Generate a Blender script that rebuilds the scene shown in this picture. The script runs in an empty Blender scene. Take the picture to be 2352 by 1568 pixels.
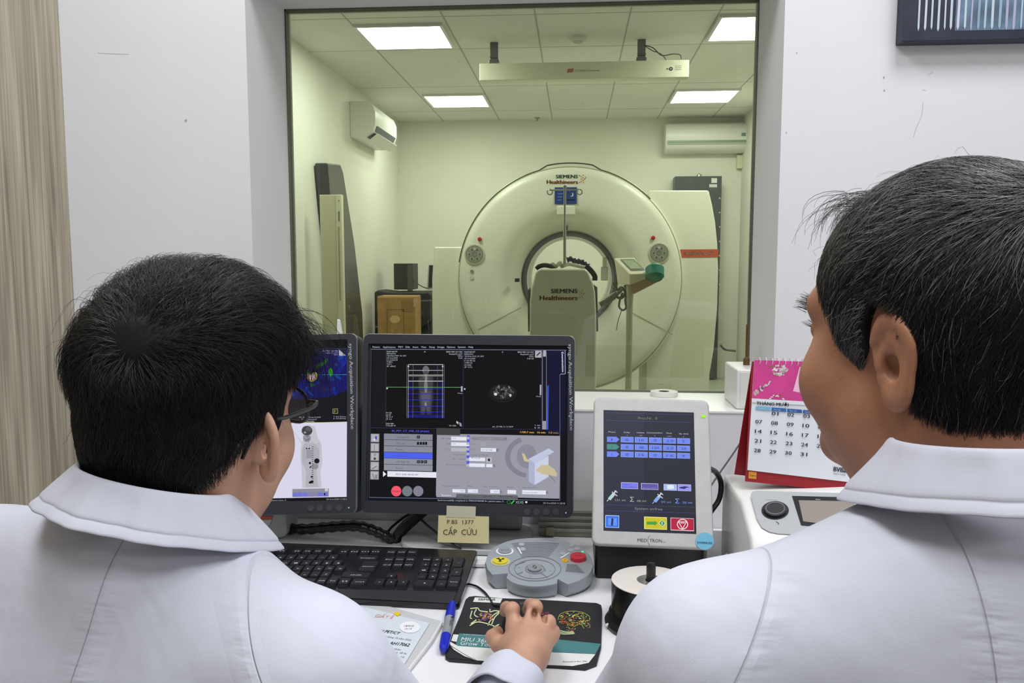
import bpy, math, random
import numpy as np
from mathutils import Vector, Matrix
random.seed(7); rng = np.random.default_rng(11)
sc = bpy.context.scene
COL = sc.collection
PI = math.pi
# ---------------- camera ----------------
F = 1886.0; PITCH = math.radians(5.72); YAW = math.radians(4.37); CAMZ = 1.31
cam = bpy.data.cameras.new('camera'); camo = bpy.data.objects.new('camera', cam); COL.objects.link(camo)
camo.location = (0, 0, CAMZ); camo.rotation_euler = (PI/2-PITCH, 0, YAW)
cam.sensor_width = 36; cam.lens = 36*F/2352; cam.clip_start = 0.05; cam.clip_end = 60
sc.camera = camo
# ---------------- world, exposure ----------------
wd = bpy.data.worlds.new('world'); sc.world = wd; wd.use_nodes = True
wd.node_tree.nodes['Background'].inputs[0].default_value = (0.9, 0.95, 1, 1)
wd.node_tree.nodes['Background'].inputs[1].default_value = 0.15
sc.view_settings.view_transform = 'Standard'; sc.view_settings.look = 'None'
sc.view_settings.gamma = 1; sc.view_settings.use_curve_mapping = False
sc.view_settings.exposure = 0.0
LIGHT_FRONT = 13.4      # emission of the control room ceiling panels
LIGHT_SCAN = 22.5       # emission of the scan room ceiling panels

# ---------------- maths ----------------
def _Rx(a): return np.array([[1,0,0],[0,math.cos(a),-math.sin(a)],[0,math.sin(a),math.cos(a)]])
def _Ry(a): return np.array([[math.cos(a),0,math.sin(a)],[0,1,0],[-math.sin(a),0,math.cos(a)]])
def _Rz(a): return np.array([[math.cos(a),-math.sin(a),0],[math.sin(a),math.cos(a),0],[0,0,1]])
CM = _Rz(YAW) @ _Rx(PI/2-PITCH); C0 = np.array([0,0,CAMZ])
def ray(x, y): return CM @ np.array([(x-1176)/F, -(y-784)/F, -1.0])
def at(x, y, Y): d = ray(x, y); return C0 + d*(Y/d[1])       # point of the vertical plane at depth Y
def atx(x, y, X): d = ray(x, y); return C0 + d*(X/d[0])
def atz(x, y, z): d = ray(x, y); return C0 + d*((z-CAMZ)/d[2])
def lin(c):
    c = c/255.0
    return c/12.92 if c <= 0.04045 else ((c+0.055)/1.055)**2.4

# ---------------- materials ----------------
MATS = {}
def mat(name, rgb=(200,200,200), rough=0.5, metal=0.0, spec=0.5, emit=0.0, noise=0.0, nscale=8.0, bump=0.0, bscale=200.0, sss=0.0, aniso=None, coat=0.0, alpha=1.0):
    if name in MATS: return MATS[name]
    m = bpy.data.materials.new(name); m.use_nodes = True; nt = m.node_tree
    b = nt.nodes['Principled BSDF']
    col = (lin(rgb[0]), lin(rgb[1]), lin(rgb[2]), 1)
    b.inputs['Base Color'].default_value = col if emit == 0 else (0.01,0.01,0.01,1)
    b.inputs['Roughness'].default_value = rough; b.inputs['Metallic'].default_value = metal
    b.inputs['Specular IOR Level'].default_value = spec
    if alpha < 1: b.inputs['Alpha'].default_value = alpha
    if coat: b.inputs['Coat Weight'].default_value = coat
    if emit:
        b.inputs['Emission Color'].default_value = col; b.inputs['Emission Strength'].default_value = emit
    if sss:
        b.inputs['Subsurface Weight'].default_value = sss; b.inputs['Subsurface Scale'].default_value = 0.01
        b.inputs['Subsurface Radius'].default_value = (1.0, 0.35, 0.2)
    if noise or bump:
        tc = nt.nodes.new('ShaderNodeTexCoord')
    if noise:
        n = nt.nodes.new('ShaderNodeTexNoise'); n.inputs['Scale'].default_value = nscale; n.inputs['Detail'].default_value = 5
        nt.links.new(tc.outputs['Object'], n.inputs['Vector'])
        r = nt.nodes.new('ShaderNodeValToRGB')
        r.color_ramp.elements[0].position = 0.35; r.color_ramp.elements[1].position = 0.65
        lo = [max(0, c*(1-noise)) for c in col[:3]]; hi = [min(1, c*(1+noise)) for c in col[:3]]
        r.color_ramp.elements[0].color = (*lo, 1); r.color_ramp.elements[1].color = (*hi, 1)
        nt.links.new(n.outputs['Fac'], r.inputs['Fac']); nt.links.new(r.outputs['Color'], b.inputs['Base Color'])
    if bump:
        n2 = nt.nodes.new('ShaderNodeTexNoise'); n2.inputs['Scale'].default_value = bscale; n2.inputs['Detail'].default_value = 3
        nt.links.new(tc.outputs['Object'], n2.inputs['Vector'])
        bp = nt.nodes.new('ShaderNodeBump'); bp.inputs['Strength'].default_value = bump; bp.inputs['Distance'].default_value = 0.002
        nt.links.new(n2.outputs['Fac'], bp.inputs['Height']); nt.links.new(bp.outputs['Normal'], b.inputs['Normal'])
    MATS[name] = m; return m
def glow(name, rgb, s=1.0): return mat(name, rgb, emit=s, rough=0.3, spec=0.06)
_gl = {}
def g(r, gg=None, b=None, s=1.0):      # a screen colour
    if gg is None: gg = b = r
    k = 'screen_%d_%d_%d' % (r, gg, b)
    return glow(k, (r, gg, b), s)
def pm(r, gg=None, b=None, rough=0.5):  # a printed / painted colour
    if gg is None: gg = b = r
    return mat('print_%d_%d_%d' % (r, gg, b), (r, gg, b), rough=rough)

# ---------------- objects ----------------
WL = {}
def tag(o, label=None, cat=None, group=None, kind=None):
    if label: o['label'] = label
    if cat: o['category'] = cat
    if group: o['group'] = group
    if kind: o['kind'] = kind
    return o
def thing(name, label, cat, loc=(0,0,0), group=None):
    o = bpy.data.objects.new(name, None); o.empty_display_size = 0.05; COL.objects.link(o)
    o.location = tuple(float(a) for a in loc); WL[o] = np.array(loc, float)
    return tag(o, label, cat, group)
class MB:
    def __init__(s): s.v = []; s.f = []; s.m = []; s.mats = []; s.M = None
    def mi(s, m):
        if m not in s.mats: s.mats.append(m)
        return s.mats.index(m)
    def add(s, vs, fs, m):
        vs = np.asarray(vs, float)
        if s.M is not None: vs = vs @ s.M[:3,:3].T + s.M[:3,3]
        o = len(s.v); s.v.extend(vs.tolist()); k = s.mi(m)
        for f in fs: s.f.append([i+o for i in f]); s.m.append(k)
    def box(s, lo, hi, m):
        x0,y0,z0 = lo; x1,y1,z1 = hi
        s.add([(x0,y0,z0),(x1,y0,z0),(x1,y1,z0),(x0,y1,z0),(x0,y0,z1),(x1,y0,z1),(x1,y1,z1),(x0,y1,z1)],
              [(0,3,2,1),(4,5,6,7),(0,1,5,4),(1,2,6,5),(2,3,7,6),(3,0,4,7)], m)
    def cbox(s, c, sz, m, R=None):
        c = np.asarray(c, float); sz = np.asarray(sz, float)/2
        vs = np.array([(x,y,z) for z in (-1,1) for x,y in ((-1,-1),(1,-1),(1,1),(-1,1))], float)*sz
        if R is not None: vs = vs @ np.asarray(R).T
        s.add(vs+c, [(0,3,2,1),(4,5,6,7),(0,1,5,4),(1,2,6,5),(2,3,7,6),(3,0,4,7)], m)
    def prism(s, pts, d, m):           # a 3D polygon pushed along the vector d
        pts = np.asarray(pts, float); n = len(pts); d = np.asarray(d, float)
        s.add(np.vstack([pts, pts+d]), [list(range(n)), list(range(2*n-1, n-1, -1))] + [(i, i+n, (i+1)%n+n, (i+1)%n) for i in range(n)], m)
    def poly(s, pts, m): s.add(pts, [list(range(len(pts)))], m)
    def tube(s, path, r, m, n=10, caps=True):
        P = np.asarray(path, float); k = len(P)
        rr = np.full(k, r) if np.isscalar(r) else np.asarray(r, float)
        T = np.gradient(P, axis=0); T /= np.linalg.norm(T, axis=1)[:,None]+1e-12
        a = np.array([0,0,1.0]) if abs(T[0][2]) < .9 else np.array([1.0,0,0])
        u = np.cross(T[0], a); u /= np.linalg.norm(u); vs = []
        for i in range(k):
            u = u - T[i]*np.dot(u, T[i]); u /= np.linalg.norm(u); w = np.cross(T[i], u)
            for j in range(n):
                t = 2*PI*j/n; vs.append(P[i] + rr[i]*(math.cos(t)*u + math.sin(t)*w))
        fs = [(i*n+j, i*n+(j+1)%n, (i+1)*n+(j+1)%n, (i+1)*n+j) for i in range(k-1) for j in range(n)]
        if caps: fs += [list(range(n-1,-1,-1)), [(k-1)*n+j for j in range(n)]]
        s.add(vs, fs, m)
    def lathe(s, prof, m, c=(0,0,0), ax=(0,0,1), n=48, sx=1.0, caps=True, mats=None):
        ax = np.asarray(ax, float); ax /= np.linalg.norm(ax)
        a = np.array([1.0,0,0]) if abs(ax[0]) < .9 else np.array([0,1.0,0])
        u = a-ax*np.dot(a, ax); u /= np.linalg.norm(u); w = np.cross(ax, u); c = np.asarray(c, float)
        k = len(prof); vs = []
        for r, h in prof:
            for j in range(n):
                t = 2*PI*j/n; vs.append(c + ax*h + r*(math.cos(t)*u*sx + math.sin(t)*w))
        for i in range(k-1):
            mm = m if mats is None else mats[i]
            if i == 0: s.add(vs, [], mm); o = len(s.v)-len(vs)
            kk = s.mi(mm)
            for j in range(n):
                s.f.append([o+i*n+j, o+i*n+(j+1)%n, o+(i+1)*n+(j+1)%n, o+(i+1)*n+j]); s.m.append(kk)
        if caps:
            if prof[0][0] > 1e-6: s.f.append([o+j for j in range(n-1,-1,-1)]); s.m.append(s.mi(m if mats is None else mats[0]))
            if prof[-1][0] > 1e-6: s.f.append([o+(k-1)*n+j for j in range(n)]); s.m.append(s.mi(m if mats is None else mats[-1]))
    def build(s, name, parent=None, smooth=False, bevel=0, seg=2, angle=35, origin=None, sub=0, solid=0):
        V = np.array(s.v, float); c = (V.min(0)+V.max(0))/2
        if origin is None:
            origin = c if parent is not None else np.array([c[0], c[1], V[:,2].min()])
        origin = np.asarray(origin, float)
        me = bpy.data.meshes.new(name); me.from_pydata((V-origin).tolist(), [], s.f)
        for m in s.mats: me.materials.append(m)
        me.polygons.foreach_set('material_index', s.m)
        o = bpy.data.objects.new(name, me); COL.objects.link(o)
        if smooth:
            me.polygons.foreach_set('use_smooth', [True]*len(me.polygons)); me.update(); me.set_sharp_from_angle(angle=math.radians(angle))
        me.update()
        WL[o] = origin
        if parent is not None: o.parent = parent; o.location = tuple(origin-WL[parent])
        else: o.location = tuple(origin)
        if solid:
            d = o.modifiers.new('solid', 'SOLIDIFY'); d.thickness = solid; d.offset = 0
        if bevel:
            d = o.modifiers.new('bevel', 'BEVEL'); d.width = bevel; d.segments = seg; d.limit_method = 'ANGLE'; d.angle_limit = math.radians(40)
            if smooth is False:
                me.polygons.foreach_set('use_smooth', [True]*len(me.polygons)); d.harden_normals = True
        if sub:
            d = o.modifiers.new('sub', 'SUBSURF'); d.levels = sub; d.render_levels = sub
        return o
def structure(mb, name, **k):
    o = mb.build(name, **k); o['kind'] = 'structure'; return o
def smooth_path(pts, n=8):          # Catmull-Rom through the points
    P = np.asarray(pts, float); P = np.vstack([2*P[0]-P[1], P, 2*P[-1]-P[-2]]); out = []
    for i in range(1, len(P)-2):
        for k in range(n):
            t = k/n; a,b,c,d = P[i-1],P[i],P[i+1],P[i+2]
            out.append(.5*((2*b)+(-a+c)*t+(2*a-5*b+4*c-d)*t*t+(-a+3*b-3*c+d)*t**3))
    out.append(P[-2]); return np.array(out)
# ---------------- lettering ----------------
_tc = {}
def glyphs(s, bold=0.0, res=2):
    k = (s, bold, res)
    if k not in _tc:
        cu = bpy.data.curves.new('t', 'FONT'); cu.body = s; cu.size = 1; cu.offset = bold; cu.resolution_u = res
        ob = bpy.data.objects.new('t', cu); me = ob.to_mesh()
        V = np.array([v.co[:] for v in me.vertices]).reshape(-1,3); Fc = [list(p.vertices) for p in me.polygons]
        ob.to_mesh_clear(); bpy.data.objects.remove(ob); bpy.data.curves.remove(cu)
        _tc[k] = (V, Fc)
    return _tc[k]
def text3(mb, s, a, b, up, m, bold=0.0, nrm=None, res=2):
    """lettering whose baseline runs from a to b; up = vector of the capital height"""
    V, Fc = glyphs(s, 0.0, res)
    if len(V) == 0: return
    a = np.asarray(a, float); b = np.asarray(b, float); up = np.asarray(up, float)
    x0, x1 = V[:,0].min(), V[:,0].max()
    P = a + np.outer((V[:,0]-x0)/(x1-x0), b-a) + np.outer(V[:,1]/0.72, up)
    e = (b-a)/(x1-x0); mb.add(P, Fc, m)
    if bold > 0:
        for k in (-1, 1): mb.add(P+e*bold*1.2*k, Fc, m)
class Plane:
    """a flat face in the place: centre, yaw, tilt back, roll; pixels are only used to read positions off the photograph"""
    def __init__(s, c, yaw=0, tilt=0, roll=0, crop=(0,0,1.0), R=None):
        s.c = np.asarray(c, float)
        s.R = R if R is not None else _Rz(math.radians(yaw)) @ _Rx(-math.radians(tilt)) @ _Ry(math.radians(roll))
        s.u = s.R[:,0]; s.w = s.R[:,2]; s.n = -s.R[:,1]; s.crop = crop
    def P(s, x, y, off=0.0):
        x = s.crop[0]+x/s.crop[2]; y = s.crop[1]+y/s.crop[2]
        d = ray(x, y); t = np.dot(s.c-C0, s.n)/np.dot(d, s.n); return C0+d*t + s.n*off
    def L(s, u, w, off=0.0): return s.c + s.u*u + s.w*w + s.n*off
    def uv(s, x, y): p = s.P(x, y)-s.c; return np.dot(p, s.u), np.dot(p, s.w)
    def rect(s, mb, x0, y0, x1, y1, m, off=0.0003):
        xm, ym = (x0+x1)/2, (y0+y1)/2
        u0 = s.uv(x0, ym)[0]; u1 = s.uv(x1, ym)[0]; w0 = s.uv(xm, y1)[1]; w1 = s.uv(xm, y0)[1]
        mb.poly([s.L(u0,w0,off), s.L(u1,w0,off), s.L(u1,w1,off), s.L(u0,w1,off)], m)
    def frame(s, mb, x0, y0, x1, y1, m, t=3, off=0.0003):
        s.rect(mb, x0,y0,x1,y0+t,m,off); s.rect(mb, x0,y1-t,x1,y1,m,off); s.rect(mb, x0,y0,x0+t,y1,m,off); s.rect(mb, x1-t,y0,x1,y1,m,off)
    def poly(s, mb, pts, m, off=0.0003): mb.poly([s.P(x, y, off) for x, y in pts], m)
    def line(s, mb, x0, y0, x1, y1, t, m, off=0.0003):
        L = math.hypot(x1-x0, y1-y0)+1e-9; nx, ny = -(y1-y0)/L*t/2, (x1-x0)/L*t/2
        s.poly(mb, [(x0-nx,y0-ny),(x1-nx,y1-ny),(x1+nx,y1+ny),(x0+nx,y0+ny)], m, off)
    def ell(s, mb, cx, cy, rx, ry, m, off=0.0003, n=24, rot=0):
        c, q = math.cos(rot), math.sin(rot)
        s.poly(mb, [(cx+rx*math.cos(t)*c-ry*math.sin(t)*q, cy+rx*math.cos(t)*q+ry*math.sin(t)*c) for t in [2*PI*i/n for i in range(n)]], m, off)
    def ring(s, mb, cx, cy, rx, ry, t, m, off=0.0003, n=32):
        for i in range(n):
            a, b = 2*PI*i/n, 2*PI*(i+1)/n
            s.poly(mb, [(cx+rx*math.cos(a),cy+ry*math.sin(a)),(cx+rx*math.cos(b),cy+ry*math.sin(b)),(cx+(rx-t)*math.cos(b),cy+(ry-t)*math.sin(b)),(cx+(rx-t)*math.cos(a),cy+(ry-t)*math.sin(a))], m, off)
    def text(s, mb, t, x0, y0, x1, y1, h, m, off=0.0004, bold=0.0, res=2):
        """baseline from (x0,y0) to (x1,y1), capital height h, in photo units"""
        a = s.P(x0,y0,off); b = s.P(x1,y1,off); e = (b-a)/np.linalg.norm(b-a)
        sc_ = np.linalg.norm(b-a)/math.hypot(x1-x0, y1-y0); up = -np.cross(e, s.n)*h*sc_
        if np.dot(np.cross(e, up), s.n) < 0: up = -up
        text3(mb, t, a, b, up, m, bold, res=res)
def rrect(w, h, r, n=5):            # rounded rectangle outline around 0,0
    out = []
    for cx, cy, a0 in ((w/2-r,h/2-r,0),(-w/2+r,h/2-r,PI/2),(-w/2+r,-h/2+r,PI),(w/2-r,-h/2+r,1.5*PI)):
        for i in range(n+1): t = a0+PI/2*i/n; out.append((cx+r*math.cos(t), cy+r*math.sin(t)))
    return out
# =============== THE CONTROL ROOM ===============
def wall_mat(name, rgb, spots):
    m = mat(name, rgb, rough=0.75, noise=0.015, nscale=3.0, bump=0.12, bscale=40, spec=0.25)
    return m
M_wall = wall_mat('white_wall_paint', (226,226,229), 1)
M_ceil = mat('white_ceiling', (222,222,222), rough=0.8, noise=0.02)
def wood_mat():
    m = bpy.data.materials.new('grey_oak_laminate'); m.use_nodes = True; nt = m.node_tree; b = nt.nodes['Principled BSDF']
    tc = nt.nodes.new('ShaderNodeTexCoord'); mp = nt.nodes.new('ShaderNodeMapping'); mp.inputs['Scale'].default_value = (1, 26, 1.1)
    n = nt.nodes.new('ShaderNodeTexNoise'); n.inputs['Scale'].default_value = 1.6; n.inputs['Detail'].default_value = 6; n.inputs['Distortion'].default_value = 0.7
    mp2 = nt.nodes.new('ShaderNodeMapping'); mp2.inputs['Scale'].default_value = (1, 190, 2.2)
    n2 = nt.nodes.new('ShaderNodeTexNoise'); n2.inputs['Scale'].default_value = 1.3; n2.inputs['Detail'].default_value = 8
    L = nt.links.new
    L(tc.outputs['Object'], mp.inputs[0]); L(mp.outputs[0], n.inputs['Vector']); L(tc.outputs['Object'], mp2.inputs[0]); L(mp2.outputs[0], n2.inputs['Vector'])
    r = nt.nodes.new('ShaderNodeValToRGB'); e = r.color_ramp.elements
    e[0].position = .3; e[0].color = (lin(122),lin(112),lin(98),1); e[1].position = .62; e[1].color = (lin(190),lin(182),lin(160),1)
    x = e.new(.45); x.color = (lin(165),lin(155),lin(134),1)
    r2 = nt.nodes.new('ShaderNodeValToRGB'); e = r2.color_ramp.elements
    e[0].position = .3; e[0].color = (.62,.6,.58,1); e[1].position = .6; e[1].color = (1,1,1,1)
    mx = nt.nodes.new('ShaderNodeMix'); mx.data_type = 'RGBA'; mx.blend_type = 'MULTIPLY'; mx.inputs[0].default_value = 1
    L(n.outputs['Fac'], r.inputs[0]); L(n2.outputs['Fac'], r2.inputs[0]); L(r.outputs[0], mx.inputs[6]); L(r2.outputs[0], mx.inputs[7]); L(mx.outputs[2], b.inputs['Base Color'])
    b.inputs['Roughness'].default_value = .45; return m
M_wood = wood_mat()
WX0, WX1, WZ0, WZ1 = -0.68, 0.406, 0.998, 1.889          # the window opening
W, G = 1.70, 1.94                                          # wall face, glass
XL, XR, YB, ZC = -1.081, 2.1, -2.6, 2.75
def slab(mb, lo, hi, m): mb.box(lo, hi, m)
mb = MB()
mb.box((XL,W,0),(WX0,W+.275,ZC),M_wall); mb.box((WX1,W,0),(XR,W+.275,ZC),M_wall)
mb.box((WX0,W,0),(WX1,W+.275,WZ0-.004),M_wall); mb.box((WX0,W,WZ1),(WX1,W+.275,ZC),M_wall)
# scuffs and nail marks in the paint
pw = Plane((0,W,1.5)); sm = pm(168,168,170)
for x,y,r in ((427,277,2.5),(1748,467,2.5),(1830,122,1.5),(2030,178,2),(2031,208,2),(1806,305,1.5)): pw.ell(mb, x,y,r,r*1.3,sm)
for a in ((2118,206,2126,208),(2130,172,2143,166),(2120,235,2118,262),(2118,262,2102,300),(2102,300,2098,316)): pw.line(mb,*a,1.2,pm(190,190,190))
pw.line(mb,225,122,296,125,1.2,pm(188,188,188))
structure(mb,'wall_front')
mb = MB(); mb.box((XL-.1,YB,0),(XL,W,ZC),M_wood); structure(mb,'wall_left')
mb = MB(); mb.box((XR,YB,0),(XR+.1,W,ZC),M_wall); structure(mb,'wall_right')
mb = MB(); mb.box((XL,YB-.1,0),(XR,YB,ZC),M_wood); structure(mb,'wall_back')  # unseen wall; dark laminate chosen to cut fill light on the coats
mb = MB(); mb.box((XL,YB,-.1),(XR,W+.275,0),mat('grey_floor_tile',(170,170,168),rough=.35,noise=.05)); structure(mb,'floor')
mb = MB(); mb.box((XL,YB,ZC),(XR,W+.275,ZC+.1),M_ceil); structure(mb,'ceiling')
# sill: solid white stone ledge
mb = MB(); mb.box((WX0,W-.002,WZ0-.004),(WX1,G+.03,WZ0),mat('sill_white',(240,240,236),rough=.3))
structure(mb,'trim_1')
# window: thin gasket frame, lead glass pane
M_gask = mat('dark_gasket',(92,94,80),rough=.6)
mb = MB(); t = .004
mb.box((WX0,G-.006,WZ1-t),(WX1,G+.014,WZ1),M_gask); mb.box((WX0,G-.006,WZ0),(WX0+t,G+.014,WZ1),M_gask); mb.box((WX1-.0025,G-.006,WZ0),(WX1,G+.014,WZ1),M_gask); mb.box((WX0,G-.006,WZ0),(WX1,G+.014,WZ0+.002),M_gask)
wo = structure(mb,'window_1')
def glass_mat():
    m = bpy.data.materials.new('lead_glass'); m.use_nodes = True; nt = m.node_tree; nt.nodes.clear()
    o = nt.nodes.new('ShaderNodeOutputMaterial'); tr = nt.nodes.new('ShaderNodeBsdfTransparent'); tr.inputs[0].default_value = (.82,.925,.83,1)
    gl = nt.nodes.new('ShaderNodeBsdfGlossy'); gl.inputs['Roughness'].default_value = .0; gl.inputs[0].default_value = (1,.97,.85,1)
    fr = nt.nodes.new('ShaderNodeFresnel'); fr.inputs[0].default_value = 1.62; mx = nt.nodes.new('ShaderNodeMixShader'); L = nt.links.new
    # grease smears with a shape of their own
    df = nt.nodes.new('ShaderNodeBsdfDiffuse'); df.inputs[0].default_value = (.75,.8,.7,1)
    tc = nt.nodes.new('ShaderNodeTexCoord'); n = nt.nodes.new('ShaderNodeTexNoise'); n.inputs['Scale'].default_value = 55; n.inputs['Detail'].default_value = 6
    n1 = nt.nodes.new('ShaderNodeTexNoise'); n1.inputs['Scale'].default_value = 2.6
    r = nt.nodes.new('ShaderNodeMapRange'); r.inputs[1].default_value = .62; r.inputs[2].default_value = .8; r.inputs[3].default_value = 0; r.inputs[4].default_value = .35
    r1 = nt.nodes.new('ShaderNodeMapRange'); r1.inputs[1].default_value = .5; r1.inputs[2].default_value = .7
    mu = nt.nodes.new('ShaderNodeMath'); mu.operation = 'MULTIPLY'
    L(tc.outputs['Object'], n.inputs['Vector']); L(tc.outputs['Object'], n1.inputs['Vector']); L(n.outputs['Fac'], r.inputs[0]); L(n1.outputs['Fac'], r1.inputs[0]); L(r.outputs[0], mu.inputs[0]); L(r1.outputs[0], mu.inputs[1])
    mx2 = nt.nodes.new('ShaderNodeMixShader'); L(mu.outputs[0], mx2.inputs[0]); L(tr.outputs[0], mx2.inputs[1]); L(df.outputs[0], mx2.inputs[2])
    L(fr.outputs[0], mx.inputs[0]); L(mx2.outputs[0], mx.inputs[1]); L(gl.outputs[0], mx.inputs[2]); L(mx.outputs[0], o.inputs[0]); return m
M_glass = glass_mat()
mb = MB(); mb.poly([(WX0+t,G,WZ0+.002),(WX1-.0025,G,WZ0+.002),(WX1-.0025,G,WZ1-t),(WX0+t,G,WZ1-t)],M_glass); mb.build('pane',wo)
# control room ceiling panels, all unseen; camera-side one added to brighten the coats
M_panel = mat('ceiling_panel_glow',(249,251,255),emit=LIGHT_FRONT)
M_alu = mat('white_panel_frame',(225,225,225),rough=.4)
for i,(x,y,sx,lab) in enumerate(((-.55,.95,.62,'white square ceiling panel above the left operator near the window wall'),(.75,.95,.62,'white square ceiling panel above the right operator near the window wall'),(.15,-.35,.62,'unseen white ceiling panel added over the camera side to brighten the coats'),(1.65,-1.5,.62,'unseen white ceiling panel at the rear right, placed out of the glass reflections'))):
    t_ = thing('ceiling_light',lab,'ceiling light',(x,y,ZC-.012),'control room ceiling panels')
    mb = MB(); a = sx/2; mb.poly([(x-a,y-a,ZC-.01),(x-a,y+a,ZC-.01),(x+a,y+a,ZC-.01),(x+a,y-a,ZC-.01)],M_panel); mb.build('diffuser',t_)
    mb = MB()
    for q in (((x-a-.02,y-a-.02),(x+a+.02,y-a)),((x-a-.02,y+a),(x+a+.02,y+a+.02)),((x-a-.02,y-a),(x-a,y+a)),((x+a,y-a),(x+a+.02,y+a))): mb.box((*q[0],ZC-.014),(*q[1],ZC),M_alu)
    mb.build('frame',t_)
# painting, upper right
px0 = 0.618; pz0 = 1.722
t_ = thing('painting','dark blue canvas with pale vertical brush strokes hanging on the white wall, upper right','painting',(px0+.45,W,pz0))
M_navy = mat('navy_canvas',(40,42,62),rough=.6,noise=.2,nscale=30)
mb = MB(); mb.box((px0,W-.036,pz0),(px0+.9,W-.001,pz0+.62),M_navy); mb.build('canvas',t_,bevel=.002)
mb = MB(); pp = Plane((px0,W-.0365,pz0)); r_ = random.Random(3)
pal = [(60,62,90),(92,116,140),(120,145,160),(84,104,130)]
mb.add([(px0+.095,W-.0364,pz0+.018),(px0+.9,W-.0364,pz0+.018),(px0+.9,W-.0364,pz0+.6),(px0+.095,W-.0364,pz0+.6)],[(0,1,2,3)],mat('blue_wash',(96,118,142),rough=.5,noise=.35,nscale=25))
i = 0; x = px0+.028
while x < px0+.88:
    w_ = r_.uniform(.003,.0048); zb = pz0+.016+r_.uniform(0,.004); le = r_.uniform(-.002,.006)
    c = r_.choice([(222,222,232),(205,205,220),(190,205,214)]) if x < px0+.1 else r_.choice([(170,195,205),(150,175,190),(190,205,212),(170,170,195),(140,165,180)])
    pts = [(x-w_*.5,W-.037,zb+.006),(x,W-.037,zb),(x+w_*.5,W-.037,zb+.006),(x+w_*.6+le,W-.037,pz0+.6),(x-w_*.4+le,W-.037,pz0+.6)]
    mb.poly(pts, pm(*c, rough=.45)); x += r_.uniform(.011,.0135)
mb.build('brush_strokes',t_)

# =============== THE SCAN ROOM ===============
M_sw = mat('scan_wall_paint',(226,224,212),rough=.7,noise=.02,nscale=2); SX0,SX1,SY0,SY1,SZ = -1.97,1.79,1.976,9.2,2.83
mb = MB(); mb.box((SX0,SY1,0),(SX1,SY1+.1,SZ),M_sw); structure(mb,'wall_scan_back')
mb = MB(); mb.box((SX0-.1,SY0,0),(SX0,SY1,SZ),M_sw); structure(mb,'wall_scan_left')
mb = MB(); mb.box((SX1,SY0,0),(SX1+.1,SY1,SZ),M_sw); structure(mb,'wall_scan_right')
mb = MB(); mb.box((SX0,SY0,-.1),(SX1,SY1,0),mat('scan_floor_vinyl',(178,180,160),rough=.35,noise=.04)); structure(mb,'floor_scan')
mb = MB(); M_sc = mat('scan_ceiling_tile',(226,226,218),rough=.8,noise=.03,nscale=2); mb.box((SX0,SY0,SZ),(SX1,SY1,SZ+.1),M_sc)
M_seam = mat('ceiling_seam',(176,176,166),rough=.8)
for x in (-1.46,-.84,-.26,.33,.88,1.46): mb.box((x-.005,SY0,SZ-.0015),(x+.005,SY1,SZ),M_seam)
for y in (2.9,4.1,5.3,6.1,7.4,8.6): mb.box((SX0,y-.004,SZ-.001),(SX1,y+.004,SZ),M_seam)
structure(mb,'ceiling_scan')
M_sp = mat('scan_panel_glow',(255,255,244),emit=LIGHT_SCAN)
labs = ['large white ceiling panel in the scan room, nearest the window on the left','white ceiling panel in the scan room, farther one on the left','large white ceiling panel in the scan room, near right, cut by the frame','white ceiling panel in the scan room, farther one on the right']
for (x,y),lab in zip(((-1.16,5.72),(-1.135,8.0),(1.18,5.67),(1.18,7.95)),labs):
    t_ = thing('ceiling_light',lab,'ceiling light',(x,y,SZ-.02),'scan room ceiling panels'); a = .272
    mb = MB(); mb.poly([(x-a,y-a,SZ-.012),(x-a,y+a,SZ-.012),(x+a,y+a,SZ-.012),(x+a,y-a,SZ-.012)],M_sp); mb.build('diffuser',t_)
    mb = MB(); b = a+.02
    for q in (((x-b,y-b),(x+b,y-a)),((x-b,y+a),(x+b,y+b)),((x-b,y-a),(x-a,y+a)),((x+a,y-a),(x+b,y+a))): mb.box((*q[0],SZ-.02),(*q[1],SZ),M_alu)
    mb.build('frame',t_)
# smoke detector, sprinkler
p = atz(1328,84,SZ); mb = MB(); M_w = mat('white_plastic',(222,221,214),rough=.4)
mb.lathe([(.06,0),(.06,-.02),(.04,-.035),(0,-.038)],M_w,p,n=24,caps=False); mb.lathe([(.03,-.0375),(.034,-.03)],mat('dark_slot',(70,70,66)),p,n=24,caps=False)
tag(mb.build('smoke_detector',smooth=True),'small round white smoke detector on the scan room ceiling','smoke detector')
p = atz(1234,270,SZ); mb = MB(); mb.lathe([(.035,0),(.03,-.008),(.01,-.012),(.01,-.03),(.018,-.032),(0,-.034)],mat('satin_metal',(170,170,165),rough=.35,metal=.8),p,n=16,caps=False)
tag(mb.build('sprinkler',smooth=True),'tiny ceiling sprinkler near the back wall of the scan room','sprinkler')
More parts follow.
